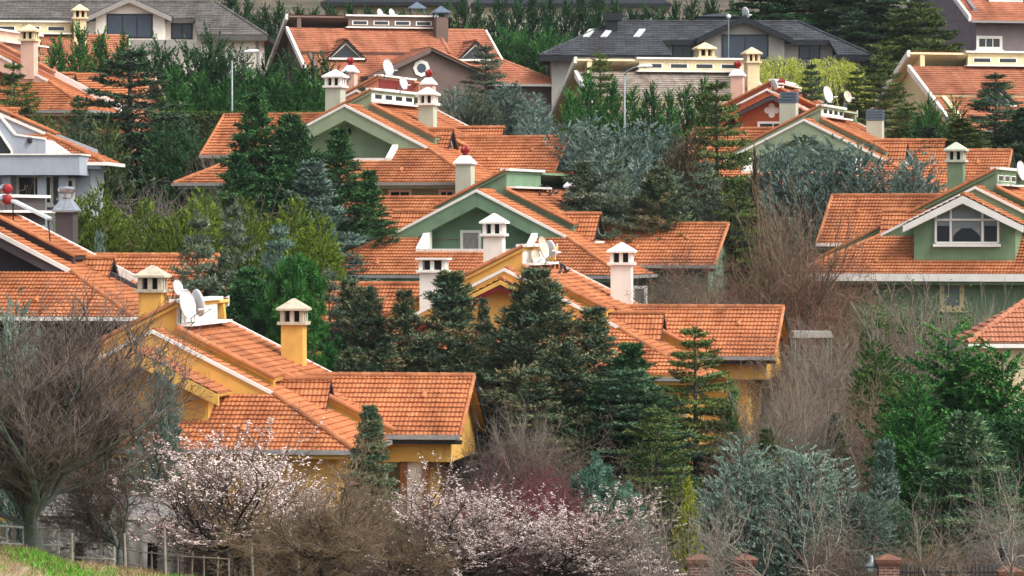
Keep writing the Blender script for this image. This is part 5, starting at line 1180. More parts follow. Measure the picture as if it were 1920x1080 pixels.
# between the umber and sage villas
for key, px, top, D, wp, mt, lb in [('ced0', 912, 84, 268, 130, 'f_cedgr', 'cedar spire in front of the umber villa skirt roof'), ('bush0', 850, 158, 262, 90, 'f_cypbl', 'silvery cypress beside the pink turbine chimney'), ('bush1', 950, 150, 263, 120, 'f_cypbl', 'silvery cypress under the umber villa eaves'), ('bush2', 1000, 172, 260, 90, 'f_cypbl', 'silvery cypress at the corner of the umber villa'), ('cypw0', 890, 160, 259, 90, 'f_cedgr', 'dull conifer before the octagonal window'),
        ('ced1', 680, 160, 246, 60, 'f_ced', 'little cedar behind the sage villa chimney'), ('cyp1', 745, 160, 247, 30, 'f_ced', 'thin conifer behind the white clerestory')]:
    place(key, 'conifer_tree', px, top, D, lb, mat=mt, wpx=wp)
row('cyp', 'cypress_tree', [(1070, 160), (1104, 128), (1148, 142), (1186, 156), (1222, 150), (1254, 164), (1288, 152), (1322, 140)], 248, 'f_cypb', 'green cypress, {} in the row before the cream villa', 'cypress row before the cream villa', wpx=70)
place('ced2', 'cedar_tree', 1130, 96, 252, 'olive cedar behind the tall street lamp', mat='f_cedg', wpx=120)
place('willow', 'willow_tree', 1462, 104, 276, 'yellow green willow coming into leaf beside the cream villa chimney', mat='f_will', wpx=200, cat='tree')
place('willow', 'willow_tree', 1556, 106, 274, 'yellow green willow coming into leaf, beside the end of the charcoal roof', mat='f_will', wpx=200, rz=2.0)
for key, px, top, D, wp, mt, lb in [('ced0', 1522, 118, 252, 90, 'f_ced', 'dark thin cedar in front of the willows'), ('ced1', 1604, 130, 254, 120, 'f_cedg', 'olive cedar right of the pair of roof dishes'), ('ced2', 1650, 98, 252, 150, 'f_cedg', 'olive cedar before the pale yellow gable'), ('ced0', 1700, 190, 248, 120, 'f_cedg', 'lower olive cedar under the pale yellow gable'),
        ('cypw0', 1740, 172, 247, 80, 'f_cypb', 'emerald cypress under the pale yellow dormer'), ('cypw1', 1790, 176, 247, 80, 'f_cypb', 'second emerald cypress under the pale yellow dormer'), ('ced1', 1866, 136, 246, 170, 'f_ced', 'big dark cedar before the pale yellow villa'), ('mix0', 1800, 220, 243, 140, 'f_cedg', 'dark conifer between emerald cypresses and grey green wing'), ('mix2', 1745, 236, 243, 110, 'f_ced', 'shaded conifer above the grey green wing roof'), ('mix1', 1920, 200, 244, 120, 'f_ced', 'conifer cut by the picture edge under the pale yellow villa')]:
    place(key, 'conifer_tree', px, top, D, lb, mat=mt, wpx=wp)
# dark conifers before the second ochre villa
CF = [('mix0', 652, 520, 171, 130, 'f_mix'), ('mix1', 692, 534, 169, 130, 'f_mix'), ('mix2', 756, 540, 168, 130, 'f_mix'), ('mix3', 850, 504, 169, 190, 'f_mix'), ('mix0', 906, 556, 168, 70, 'f_mix'), ('mix1', 1000, 500, 162, 210, 'f_mix'), ('mix2', 1112, 572, 161, 190, 'f_mix'), ('mix3', 1184, 640, 159, 170, 'f_mixg'), ('mix0', 945, 640, 163, 170, 'f_mix'), ('mix2', 872, 640, 163, 170, 'f_mix'), ('mix1', 1060, 640, 157, 190, 'f_mix'), ('mix3', 790, 630, 164, 160, 'f_mix'), ('mix2', 724, 640, 165, 150, 'f_mix'), ('mix0', 1010, 690, 156, 170, 'f_mix'), ('mix1', 660, 650, 166, 130, 'f_mix'), ('mix3', 1130, 720, 156, 170, 'f_mixg')]
CW = ['beside the bright pine', 'just past the bright pine', 'before the flat capped chimney', 'under the ochre gable slope', 'slim, before the ochre gable', 'tallest, at the ochre gable', 'before the ochre tiled slope', 'beside the hip roof', 'low, under the slim one', 'low, with brown tips', 'low, before the tallest one', 'low, under the white chimney', 'low, above the wing roof', 'lowest, with brown tips', 'low, next to the pine', 'low, by the hip roof']
for (k, px, top, D, wp, mt), wv in zip(CF, CW): place(k, 'conifer_tree', px, top, D, f'dark conifer in the thicket of the second ochre villa, {wv}', mat=mt, wpx=wp)
place('cedbig0', 'cedar_tree', 1180, 690, 156, 'broad blackish green cedar below the second ochre villa', mat='f_ced', wpx=260)
place('ced0', 'cedar_tree', 1306, 612, 160, 'thin leadered cedar before the ochre hip roof corner', mat='f_cedg', wpx=210)
place('cyp0', 'cypress_tree', 1372, 700, 160, 'slim bright cypress against the ochre ground floor', mat='f_cypb', wpx=56)
place('ced2', 'cedar_tree', 1240, 760, 147, 'low olive cedar above the blue cypress', mat='f_cedg', wpx=200)
place('spr0', 'spruce_tree', 694, 756, 138, 'browning spruce with cones in front of the nearest ochre villa', mat='f_mix', wpx=120)
# lower right garden
for key, px, top, D, wp, mt, lb in [('lrb0', 1392, 808, 127, 250, 'f_bluelr', 'large silvery blue cypress, left one of the pair by the brick pillars'), ('lrb1', 1490, 822, 126, 260, 'f_bluelr', 'large silvery blue cypress, the right head of the pair by the brick pillars'), ('lrb0', 1590, 888, 124, 200, 'f_bluelr', 'paler low blue cypress beside the lantern'), ('spr1', 1832, 768, 127, 230, 'f_sprg', 'conical spruce with rusty tips above the iron railing'), ('sml', 1660, 818, 130, 90, 'f_spr', 'small blue spruce beside the large blue cypresses'),
        ('brt0', 1780, 606, 146, 275, 'f_pine', 'vivid green feathery cypress, tallest of its group'), ('brt1', 1880, 636, 144, 290, 'f_pine', 'vivid green feathery cypress at the picture edge'), ('brt1', 1720, 690, 143, 170, 'f_pine', 'lower vivid green feathery cypress'), ('brt0', 1930, 740, 141, 180, 'f_cyp', 'dark green cypress behind the conical spruce'), ('cypw1', 1840, 770, 140, 200, 'f_cyp', 'shaded cypress behind the rusty tipped spruce'), ('thuja', 1290, 880, 131, 56, 'f_thuja', 'golden green thuja beside the blue cypress'),
        ('teal', 1112, 846, 139, 110, 'f_teal', 'teal green young pine beside the purple thicket'), ('teal', 1170, 900, 137, 90, 'f_teal', 'small teal pine below the blackish cedar'), ('lrb1', 1680, 930, 125, 130, 'f_sprg', 'dull green shrub between the blue cypress and spruce'), ('lrb1', 30, 540, 141, 170, 'f_bluelr', 'silvery cypress seen through the big bare tree'), ('lrb0', 300, 640, 139, 130, 'f_bluelr', 'silvery cypress at the foot of the nearest ochre bay')]:
    place(key, 'conifer_tree', px, top, D, lb, mat=mt, wpx=wp)
# bare trees and thickets
BU = [(1290, 440, 192, 170, 'tw_brown', 'before the leaf green wing'), (1350, 400, 196, 170, 'tw_brown', 'behind the leaf green wing gable'), (1420, 380, 199, 160, 'tw_rust', 'with rusty twigs'), (1500, 420, 196, 150, 'tw_rust', 'with rusty twigs beside the moss green wing'), (1270, 500, 185, 170, 'tw_tan', 'at the downpipe'), (1400, 480, 188, 200, 'tw_brown', 'above the second ochre wing'),
      (1530, 520, 186, 230, 'tw_tan', 'beyond the second ochre gable'), (1610, 530, 186, 230, 'tw_tan', 'before the moss green wall'), (1590, 600, 172, 240, 'tw_pale', 'with pale twigs near the white canopy'), (1720, 600, 176, 200, 'tw_tan', 'by the ivy'), (1540, 660, 165, 240, 'tw_tan', 'below the white canopy'), (1650, 680, 164, 240, 'tw_tan', 'in the hollow'), (1460, 720, 158, 230, 'tw_brown', 'by the slim cypress'), (1580, 740, 156, 240, 'tw_brown', 'behind the blue cypress'), (1690, 760, 152, 200, 'tw_brown', 'beside the vivid cypress'), (1850, 560, 182, 180, 'tw_pale', 'under the moss green window'), (1500, 800, 146, 220, 'tw_brown', 'right behind the blue cypress heads'), (1620, 830, 143, 180, 'tw_rust', 'with orange stems')]
for i, (px, top, D, wp, tw, wv) in enumerate(BU): place(f'bus{i % 4}', 'bare_bush', px, top, D, f'bare twiggy shrub on the slope, {wv}', 'shrub', wpx=wp, tw=tw, bark=tw)
B2 = [(960, 700, 149, 200, 'tw_dark', 'below the nearest ochre gable end'), (1030, 740, 147, 200, 'tw_brown', 'beside the blackish cedar'), (920, 760, 146, 150, 'tw_dark', 'at the nearest ochre gable wall'), (1080, 780, 145, 170, 'tw_brown', 'with pale branches under the cedar'),
      (900, 838, 138, 150, 'tw_purple', 'purple stemmed, next to the cream porch'), (970, 842, 137, 170, 'tw_purple', 'purple stemmed, middle of its thicket'), (1040, 852, 137, 160, 'tw_purple', 'purple stemmed, beside the teal pine'), (960, 920, 132, 200, 'tw_purple', 'purple stemmed, behind the blossom'), (1090, 930, 130, 160, 'tw_rust', 'rusty, behind the blossom tips'),
      (330, 300, 214, 150, 'tw_grey', 'grey, under the tall cedar'), (390, 316, 211, 130, 'tw_pale', 'pale, beside the pointed conifers'), (260, 330, 208, 130, 'tw_grey', 'grey, above the yellow cypresses'), (60, 320, 196, 150, 'tw_tan', 'before the blue grey terrace'), (20, 350, 195, 130, 'tw_tan', 'before the blue grey columns'), (120, 350, 197, 90, 'tw_tan', 'at the corner of the blue grey villa'), (500, 340, 204, 140, 'tw_tan', 'between yellow cypresses and pointed conifers'),
      (660, 640, 165, 160, 'tw_tan', 'dry, above the nearest ochre ridge'), (780, 660, 165, 160, 'tw_tan', 'dry, between conifers and nearest ochre ridge'), (890, 690, 164, 120, 'tw_dark', 'dry, over the gable peak'), (160, 560, 150, 200, 'tw_brown', 'before the charcoal villa'), (40, 520, 155, 170, 'tw_brown', 'against the charcoal gable')]
for i, (px, top, D, wp, tw, wv) in enumerate(B2): place(f'bus{(i + 1) % 4}', 'bare_bush', px, top, D, f'bare twiggy shrub, {wv}', 'shrub', wpx=wp, tw=tw, bark=tw)
for i, (px, top, D, wp, tw, wv) in enumerate([(1490, 292, 197, 130, 'tw_tan', 'rising between blue cypresses and moss green wing'), (1440, 310, 200, 120, 'tw_tan', 'behind the leaf green wing'), (400, 224, 226, 90, 'tw_pale', 'before the sage wing roof'), (1470, 640, 150, 190, 'tw_pale', 'over the blue cypresses'), (1420, 660, 149, 150, 'tw_pale', 'above the blue cypress heads'), (1700, 480, 178, 260, 'tw_pale', 'leaning over the moss green wall'), (1850, 500, 180, 160, 'tw_pale', 'at the moss green corner')]):
    place(f'pop{i % 2}', 'bare_tree', px, top, D, f'upright bare tree with light grey branches {wv}', wpx=wp, tw=tw, bark=tw)
place('big', 'bare_tree', 62, 492, 119, 'big spreading bare tree on the grass bank, with a forked lichen grey trunk', wpx=660, bark='barkgreen', tw='tw_umber', base=1034, rz=.6)
place('orch', 'bare_tree', 224, 740, 121, 'leaning bare orchard tree beside the rail fence', wpx=420, bark='barkgreen', tw='tw_dark', base=1056, rz=2.0, bl='f_bud')
place('bla', 'blossom_tree', 430, 750, 125, 'pale pink blossom tree overlapping the nearest ochre roof', wpx=600, bark='barkd', tw='tw_brown', base=1062, rz=1.0)
place('orch', 'bare_tree', 608, 806, 118, 'brown budding orchard tree with a dark forked trunk', wpx=520, bark='barkd', tw='tw_tan', base=1092, rz=4.0, bl='f_bud')
place('blb', 'blossom_tree', 850, 836, 122, 'pale pink blossom tree before the cream porch, the brighter one', wpx=500, bark='barkd', tw='tw_brown', base=1100, rz=.3)
place('blb', 'blossom_tree', 1030, 892, 121, 'low pale pink blossom tree before the purple thicket', wpx=500, bark='barkd', tw='tw_brown', base=1105, rz=2.6)
place('orch', 'bare_tree', 740, 930, 119, 'grey twiggy orchard tree in front of the blossom', wpx=300, bark='barkd', tw='tw_tan', base=1100, rz=5.2, bl='f_bud')
for i, (px, top, D, wp, wv) in enumerate([(1222, 830, 118, 200, 'left of the blue cypress'), (1440, 850, 113, 330, 'before the large blue cypresses'), (1520, 800, 112, 300, 'standing before the lantern pillar'), (1730, 850, 113, 300, 'before the spruce'), (1900, 760, 114, 260, 'at the picture edge'), (1340, 900, 114, 220, 'before the brick pillars')]):
    place(f'pal{i % 2}', 'bare_tree', px, top, D, f'bare pale barked young tree {wv}', wpx=wp, bark='tw_pale', tw='tw_pale', base=1120, rz=i * 1.3)

# low scrub along the foot of the walls, in front of the houses
for i, (px, top, D, wp, tw, wv) in enumerate([(420, 930, 127.5, 190, 'tw_brown', 'at the garden gate'), (530, 920, 129, 190, 'tw_tan', 'before the second brick wall'), (640, 900, 130, 190, 'tw_tan', 'under the eaves of the nearest ochre villa'), (720, 960, 126, 190, 'tw_brown', 'before the rubble wall'), (820, 980, 126, 200, 'tw_brown', 'at the end of the rubble wall'),
        (930, 990, 125, 200, 'tw_dark', 'beneath the blossom'), (1040, 1000, 124, 200, 'tw_dark', 'beneath the low blossom tree'), (1140, 960, 127, 200, 'tw_brown', 'before the teal pine'), (1230, 940, 126, 190, 'tw_grey', 'beside the golden thuja'), (1560, 960, 121, 200, 'tw_brown', 'under the paler blue cypress'), (1700, 980, 121, 200, 'tw_tan', 'behind the iron railing'), (1800, 960, 122, 200, 'tw_brown', 'under the rusty tipped spruce'), (1900, 900, 124, 200, 'tw_grey', 'at the end pillar'), (1540, 600, 174, 170, 'tw_tan', 'before the white canopy'), (1500, 606, 176, 170, 'tw_brown', 'beside the white canopy'), (1580, 600, 177, 170, 'tw_tan', 'screening the white canopy'), (1800, 640, 168, 190, 'tw_tan', 'before the tiled outbuilding'), (1740, 640, 170, 190, 'tw_pale', 'beside the tiled outbuilding')]):
    place(f'bus{(i + 2) % 4}', 'bare_bush', px, top, D, f'bare twiggy shrub, {wv}', 'shrub', wpx=wp, tw=tw, bark=tw)

for px, top, D, wp, rz, lb in [(505, 872, 126, 330, 1.1, 'budding orchard tree screening the ochre ground floor'), (655, 866, 127, 300, 3.3, 'budding orchard tree under the ochre eaves gutter'), (330, 850, 133, 300, 2.2, 'twiggy orchard tree between the big bare tree and the blossom')]:
    place('orch', 'bare_tree', px, top, D, lb, wpx=wp, bark='barkd', tw='tw_tan', bl='f_bud', rz=rz)
place('bla', 'blossom_tree', 560, 850, 127, 'sparse blossom tree under the nearest ochre eaves', wpx=330, bark='barkd', tw='tw_dark', rz=4.1)
#place('blb', 'blossom_tree', 940, 862, 125, 'pale pink blossom tree with tall upright sprays', wpx=330, bark='barkd', tw='tw_dark', rz=5.3)

for i, (px, top, D, wp, tw, lb) in enumerate([(1330, 470, 186, 170, 'tw_pale', 'pale branched bare tree before the leaf green wing eaves'), (1560, 560, 171, 200, 'tw_pale', 'pale branched bare tree in front of the white canopy'), (1640, 620, 162, 210, 'tw_tan', 'tan branched bare tree in the hollow behind the blue cypress'), (1500, 660, 157, 190, 'tw_tan', 'tan branched bare tree near the slim bright cypress'), (1600, 700, 151, 200, 'tw_pale', 'pale forked bare tree behind the paler blue cypress'), (1000, 720, 146, 180, 'tw_pale', 'pale forked bare tree below the ochre gable end'), (1250, 860, 122, 170, 'tw_pale', 'pale forked young tree by the golden thuja')]):
    place(f'pop{i % 2}' if i % 2 else f'pal{i % 4 // 2}', 'bare_tree', px, top, D, lb, wpx=wp, tw=tw, bark=tw)

for key, px, top, D, wp, mt, lb in [('bush1', 1640, 636, 168, 90, 'f_ivy', 'rounded green shrub among the bare trees below the ivy hedge'), ('mix2', 1560, 770, 151, 110, 'f_mix', 'dull green conifer half hidden in the bare thicket'), ('bush0', 1690, 700, 158, 90, 'f_cedg', 'olive shrub beside the vivid feathery cypress'), ('mix0', 1440, 800, 147, 90, 'f_cedg', 'small olive conifer behind the large blue cypresses')]:
    place(key, 'conifer_tree', px, top, D, lb, mat=mt, wpx=wp)
# ------------------------------------------------------------------ dishes, lamps, birds, heater
dish(334, 539, 154.5, .30, 62, 12, 'small white dish, highest of the three by the ochre chimney')
dish(352, 571, 152.5, .56, 66, 12, 'large white dish in the middle of the three by the ochre chimney')
dish(372, 568, 153.5, .52, 118, 10, 'grey backed dish, turned away, last of the three by the ochre chimney')
dish(1020, 464, 181, .50, 70, 14, 'large rust streaked white dish on the second ochre villa ridge', mat='rustdish')
dish(1033, 467, 182, .40, 120, 10, 'grey dish turned away behind the rust streaked one')
dish(1005, 481, 180.4, .30, 52, 8, 'small rusty dish beneath the large one on the second ochre villa', mat='rustdish')
dish(728, 127, 253.5, .55, 60, 12, 'big white dish on the oxblood clerestory')
dish(757, 156, 227, .36, 58, 14, 'white dish on the white clerestory of the sage villa')
dish(713, 25, 303, .36, 60, 14, 'white dish on the umber clerestory, the first of the pair')
dish(735, 25, 303, .36, 60, 14, 'white dish on the umber clerestory, nearer the hooded chimney')
dish(1553, 177, 236.5, .50, 58, 14, 'larger white dish on the grey green villa clerestory')
dish(1590, 181, 236.5, .34, 50, 14, 'smaller rust marked dish on the grey green villa clerestory', mat='rustdish')
dish(1452, 159, 250, .36, 118, 10, 'white dish turned away on the burnt orange villa')
dish(1916, 320, 206, .50, 60, 12, 'white dish on the moss green villa at the picture edge')
dish(1398, 24, 309, .45, 120, 12, 'pale dish on the charcoal roof')

def street_lamp(px, top, D, dx, label):
    x = (px - CX) / F * D; zb = zg(x, D); h = -(top - HY) / F * D - zb; ax = dx / F * D
    r = empty('street_lamp', (x, D, zb)); tag(r, label, 'street lamp', 'street lamps of the estate')
    MB().tube([(0, 0, 0), (0, 0, h * .5), (0, 0, h - .5)], [.09, .07, .055], 10).lathe([(.2, 0), (.2, .05), (.12, .12)], 10).build('pole', M['galv'], r, True)
    MB().tube([(0, 0, h - .52), (ax * .12, 0, h - .22), (ax * .45, 0, h - .02), (ax * .75, 0, h + .05)], .04, 8).build('arm', M['galv'], r, True)
    MB().lathe([(.04, -.5), (.09, -.4), (.12, 0), (.10, .3), (.03, .42)], 12, (ax * .98, 0, h + .06), (1, 0, .08)).build('lamp_head', M['whitemetal'], r, True)
street_lamp(435, 98, 247, 38, 'tall street lamp with a single arm before the dark cypress clump')
street_lamp(1171, 126, 243, 40, 'tall street lamp with a single arm before the cream villa')
r = empty('globe_post', (*P(1366, 34, 288)[:2], zg(15, 288))); hh = P(1366, 34, 288)[2] - zg(15, 288); tag(r, 'thin post with a white globe before the charcoal roofed house', 'lamp post')
MB().tube([(0, 0, 0), (0, 0, hh)], .04, 8).build('pole', M['galv'], r); MB().lathe([(.02, -.16), (.14, -.1), (.17, 0), (.14, .1), (.02, .17)], 12, (0, 0, hh + .12)).build('globe', M['whitemetal'], r, True)

def pigeon_mesh():
    b = MB(); prof = [(.01, -.14), (.035, -.11), (.05, -.04), (.055, .03), (.045, .08), (.02, .12)]
    b.lathe(prof, 10, (0, 0, .11), (1, 0, .45)); b.lathe([(.005, -.04), (.03, -.02), (.034, .01), (.02, .035), (.004, .06)], 8, (.115, 0, .20), (1, 0, .1))
    b.frustum(-.19, 0, .03, .045, .07, .035, .06, .03); b.tube([(.01, .02, .06), (.01, .02, -.01)], .007, 5); b.tube([(.01, -.02, .06), (.01, -.02, -.01)], .007, 5); b.tube([(.14, 0, .2), (.185, 0, .19)], [.009, .002], 5)
    me = bpy.data.meshes.new('pigeon'); me.from_pydata(b.v, [], b.f); me.materials.append(M['black']); return me
pgm = pigeon_mesh()
def pigeons(H, dl, pts, label, group):
    for px, py in pts:
        q = rr_hit(H, px, py, dl + .07); x = H.world(*q); o = bpy.data.objects.new('pigeon', pgm); COL.objects.link(o)
        o.location = x; o.rotation_euler = (0, 0, random.uniform(0, 6.28)); o.scale = (1.15,) * 3; tag(o, label, 'bird', group)
pigeons(HC, .45, [(994, 351), (1010, 354), (1015, 352), (1011, 360), (1012, 367), (1023, 361), (1029, 356), (1031, 362), (1032, 368), (1038, 362), (1043, 366)], 'dark pigeon resting on the leaf green villa roof', 'pigeons on the leaf green villa roof')
pigeons(HB, .4, [(1026, 502), (1035, 499), (1042, 498), (1045, 504), (1052, 505), (1056, 503), (1050, 514), (1060, 510), (1062, 514), (1037, 503)], 'dark pigeon resting on the second ochre villa roof', 'pigeons on the second ochre villa roof')

c0 = P(10, 400, 173.5); r = empty('solar_water_heater', tuple(c0)); tag(r, 'solar water heater with red ended tanks and a sloping white collector', 'water heater')
s = 173.5 / F
for dz in (26, 46):
    MB().lathe([(.01, -.9), (.20, -.88), (.21, -.8), (.21, .5)], 20, (0, .3, dz * s), (.25, -1, 0)).build('tank', M['steel'], r, True); MB().lathe([(.22, .5), (.22, .54), (.14, .57), (.01, .58)], 20, (0, .3, dz * s), (.25, -1, 0)).build('tank_end', M['redmetal'], r, True)
MB().slab([(14 * s, -.5, 26 * s), (84 * s, -.8, -8 * s), (84 * s, .9, -8 * s), (14 * s, 1.2, 26 * s)], .1).build('collector', M['dish'], r)
MB().bar((-.3, 0, -.2), (-.3, 0, 1.4), .06, .06).bar((80 * s, 0, -8 * s), (84 * s, 0, -1.2), .05, .05).bar((14 * s, .1, 24 * s), (14 * s, .1, -.3), .05, .05).build('stand', M['darkmetal'], r)

# ------------------------------------------------------------------ right hand edge: tiled hut, pale wall, ivy
x0 = P(1800, 640, 172); r = empty('garden_hut', (*P(1950, 640, 172)[:2], zg(22, 172))); zz = x0[2] - zg(22, 172); hw = 150 * 172 / F
tiles([[(-hw, -2.6, zz), (hw, -2.6, zz), (.3, 0, zz + 1.9), (-.3, 0, zz + 1.9)], [(-hw, -2.6, zz), (-.3, 0, zz + 1.9), (-hw, 2.6, zz)], [(hw, -2.6, zz), (hw, 2.6, zz), (.3, 0, zz + 1.9)]], 'roof', M['tile_far'], r)
MB().box((-hw + .05, -2.62, zz - .2), (hw, -2.5, zz - .03)).build('gutter', M['trim'], r); MB().box((-hw + .6, -2.1, -.4), (hw - .6, 2, zz)).build('wall', M['cream'], r); tag(r, 'small outbuilding with a hipped tile roof at the picture edge', 'outbuilding')
caps([((-hw, -2.6, zz + .04), (-.3, 0, zz + 1.95))], 'ridge_cap', M['tile_far'], r)
a, b = P(1486, 622, 181), P(1562, 640, 181); zb = zg(a[0], 181); r = empty('garden_canopy', ((a[0] + b[0]) / 2, 181, zb)); hw = (b[0] - a[0]) / 2; hz = a[2] - zb
MB().frustum(0, 1, hz - .26, hz, hw, 1.2, hw - .08, 1.1).build('canopy', M['concrete'], r)
for sx in (-1, 1):
    for sy in (-.1, 2.1): MB().tube([(sx * (hw - .1), sy, -.3), (sx * (hw - .1), sy, hz - .26)], .04, 8).build('post', M['galv'], r)
tag(r, 'white flat canopy standing among the bare shrubs', 'canopy')
g = np.random.default_rng(9); lv = Leaves(g); n_ = 9000; cx = g.normal(0, 1, n_); iv = P(1720, 590, 186)
lv.blades(np.stack([g.uniform(-2.6, 2.6, n_), g.normal(0, .45, n_), np.abs(g.normal(0, .5, n_)) * (1 + .5 * np.sin(np.linspace(0, 9, n_))) + g.uniform(-1.6, .3, n_)], -1), g.normal(size=(n_, 3)), .14 * g.uniform(.6, 1.3, n_), .10, .5 + .22 * g.normal(size=n_))
r = empty('ivy_hedge', (iv[0], 186, iv[2] - 1.0)); link_mesh('foliage', lv.build('foliage'), M['f_ivy'], r); MB().box((-2.5, .1, -3.5), (2.5, .5, -.2)).build('branches', M['barkd'], r); tag(r, 'ivy covered hedge below the moss green villa window', 'hedge')

# ------------------------------------------------------------------ foreground: grass bank
def crest(x): return -9.28 - .165 * max(x + 14.5, 0) - .045 * min(x + 14.5, 0) * -1 + .05 * math.sin(x * 1.7) + .03 * math.sin(x * 4.1)
bx = np.linspace(-60, 14, 149); by = np.concatenate([np.linspace(55, 104, 26), np.linspace(105, 117, 37), np.linspace(117.5, 122, 8)])
def bank_z(x, y):
    z = crest(x) - .085 * max(117 - y, 0) + .05 * math.sin(x * 2.3 + y * 1.1) * min(1, max(0, (y - 95) / 10))
    return z if y <= 117 else crest(x) - (y - 117) * .62
bv = [(x, y, bank_z(x, y)) for y in by for x in bx]; nx = len(bx); bf = [(j * nx + i, j * nx + i + 1, (j + 1) * nx + i + 1, (j + 1) * nx + i) for j in range(len(by) - 1) for i in range(nx - 1)]
def bank_mat():
    m, nt, b = base_mat('grass bank soil'); b.inputs['Roughness'].default_value = .95
    tc = N(nt, 'ShaderNodeTexCoord'); n1 = N(nt, 'ShaderNodeTexNoise'); n1.inputs['Scale'].default_value = .9; n1.inputs['Detail'].default_value = 9; n1.inputs['Roughness'].default_value = .65
    nt.links.new(tc.outputs['Object'], n1.inputs['Vector']); r1 = ramp(nt, [(.36, c('#4c8020')), (.47, c('#6f8c3c')), (.52, c('#8d7a5c')), (.66, c('#a08c72'))]); nt.links.new(n1.outputs['Fac'], r1.inputs[0]); nt.links.new(r1.outputs[0], b.inputs['Base Color']); return m
me = bpy.data.meshes.new('bank'); me.from_pydata(bv, [], bf); o = link_mesh('grass_bank', me, bank_mat(), None, True); tag(o, kind='structure')
g = np.random.default_rng(12); n_ = 26000; gx = g.uniform(-16.5, -4, n_); gy = 117 - np.abs(g.normal(0, 2.6, n_)); k = (np.sin(gx * 1.9 + 1) + np.sin(gy * 1.3 + gx * .8) + g.normal(0, .4, n_)) > .35; gx, gy = gx[k], gy[k]; n_ = len(gx)
lv = Leaves(g); lv.blades(np.stack([gx, gy, [bank_z(a, b) - .02 for a, b in zip(gx, gy)]], -1), np.stack([g.normal(0, .45, n_), g.normal(0, .45, n_), np.ones(n_)], -1), .15 * g.uniform(.5, 1.5, n_), .022, .5 + .25 * g.normal(size=n_))
tag(link_mesh('grass', lv.build('grass'), M['f_grass']), kind='stuff')
n_ = 9000; gx = g.uniform(-16.5, -3, n_); gy = 117.2 - np.abs(g.normal(0, 3, n_)); lv = Leaves(g); lv.blades(np.stack([gx, gy, [bank_z(a, b) - .02 for a, b in zip(gx, gy)]], -1), np.stack([g.normal(0, .6, n_), g.normal(0, .6, n_), np.ones(n_) * .8], -1), .2 * g.uniform(.5, 1.5, n_), .02, .5 + .25 * g.normal(size=n_))
tag(link_mesh('dry_grass', lv.build('dry_grass'), M['f_dry']), kind='stuff')

# rail fence behind the bank
def fence(name, label, px0, px1, y0, y1, D, zb_drop, posts, rails, mat, r_=.035, cat='fence'):
    a, b = P(px0, y0, D), P(px1, y1, D); r = empty(name, (a[0], D, a[2] - zb_drop)); tag(r, label, cat); L = b[0] - a[0]; dz = b[2] - a[2]
    for i in range(posts):
        t = i / (posts - 1); lean = random.uniform(-.06, .06); MB().tube([(L * t, 0, -.5 + dz * t), (L * t + lean, 0, zb_drop + dz * t + random.uniform(.02, .12))], r_ * 1.3, 7).build('post', M[mat], r)
    for k in range(rails):
        z = zb_drop * (1 - k * .42); MB().tube([(0, -.05, z), (L * .5, -.05, z + dz * .5 - .03), (L, -.05, z + dz)], r_, 7).build('rail', M[mat], r)
    return r
fence('rail_fence', 'peeling white pipe rail fence behind the grass bank', -20, 110, 985, 990, 121, 1.2, 5, 2, 'oldwhite')
fence('rail_fence', 'white pipe rail fence sagging between the two lichen grey trunks', 82, 215, 1008, 1020, 121.5, 1.1, 6, 2, 'oldwhite')
fence('rail_fence', 'white rail fence running past the leaning orchard tree', 160, 262, 1010, 1034, 123, 1.0, 4, 2, 'oldwhite', .03)
fence('picket_fence', 'weathered grey stake fence among the orchard trunks', 262, 430, 1034, 1048, 122.5, .8, 8, 1, 'wood', .022)
fence('wooden_rail', 'leaning wooden rail behind the big bare tree', -10, 62, 962, 985, 122, 1.6, 3, 2, 'wood', .05)
for px, top, D in ((137, 1000, 118.5), (312, 990, 120), (560, 1010, 121), (476, 1020, 120), (238, 1000, 119.5)):
    a = P(px, top, D); z0 = min(zg(a[0], D), a[2] - 1.4); o = MB().tube([(0, 0, 0), (random.uniform(-.08, .08), 0, a[2] - z0)], [.05, .035], 7).build('stake', M['wood']); o.location = (a[0], D, z0); tag(o, 'weathered wooden stake standing among the orchard trees', 'stake', 'orchard stakes')
# tarpaulin covered shed
def tarp_shed(px0, px1, top, D, label, depth=3.0, roof=.5):
    a, b = P(px0, top, D), P(px1, top, D); zb = zg(a[0], D); hw = (b[0] - a[0]) / 2; h = a[2] - zb; r = empty('tarp_shed', ((a[0] + b[0]) / 2, D, zb)); tag(r, label, 'shed'); g = np.random.default_rng(int(px0)); nu, nv = 60, 24
    V = []
    for j in range(nv + 1):
        t = j / nv
        for i in range(nu + 1):
            u = -hw + 2 * hw * i / nu; fold = .09 * math.sin(u * 5.1 + t * 2) + .06 * math.sin(u * 11 + 2 * t) + .12 * math.sin(u * 1.7)
            if t < .7: z = h * t / .7; y = -.25 * (1 - t / .7) + fold * (1 - t / .7 * .4)
            else: z = h + roof * (t - .7) / .3 - .1 * math.sin(u * 2.3) * (t - .7); y = depth * (t - .7) / .3 + fold * .6
            V.append((u, y, z))
    Fc = [(j * (nu + 1) + i, j * (nu + 1) + i + 1, (j + 1) * (nu + 1) + i + 1, (j + 1) * (nu + 1) + i) for j in range(nv) for i in range(nu) if not (j < nv * .45 and nu * .42 < i < nu * .58)]
    me = bpy.data.meshes.new('tarp'); me.from_pydata(V, [], Fc); link_mesh('tarpaulin', me, M['tarp'], r, True)
    MB().box((-hw + .1, .35, 0), (hw - .1, depth, h - .15)).build('frame', M['nearblack'], r)  # solid near black block behind the opening in the sheet
    k = MB(); k.tube([(-hw, -.1, h + .03), (0, -.12, h), (hw, -.1, h + .02)], .04, 7); k.build('ridge_pole', M['wood'], r)
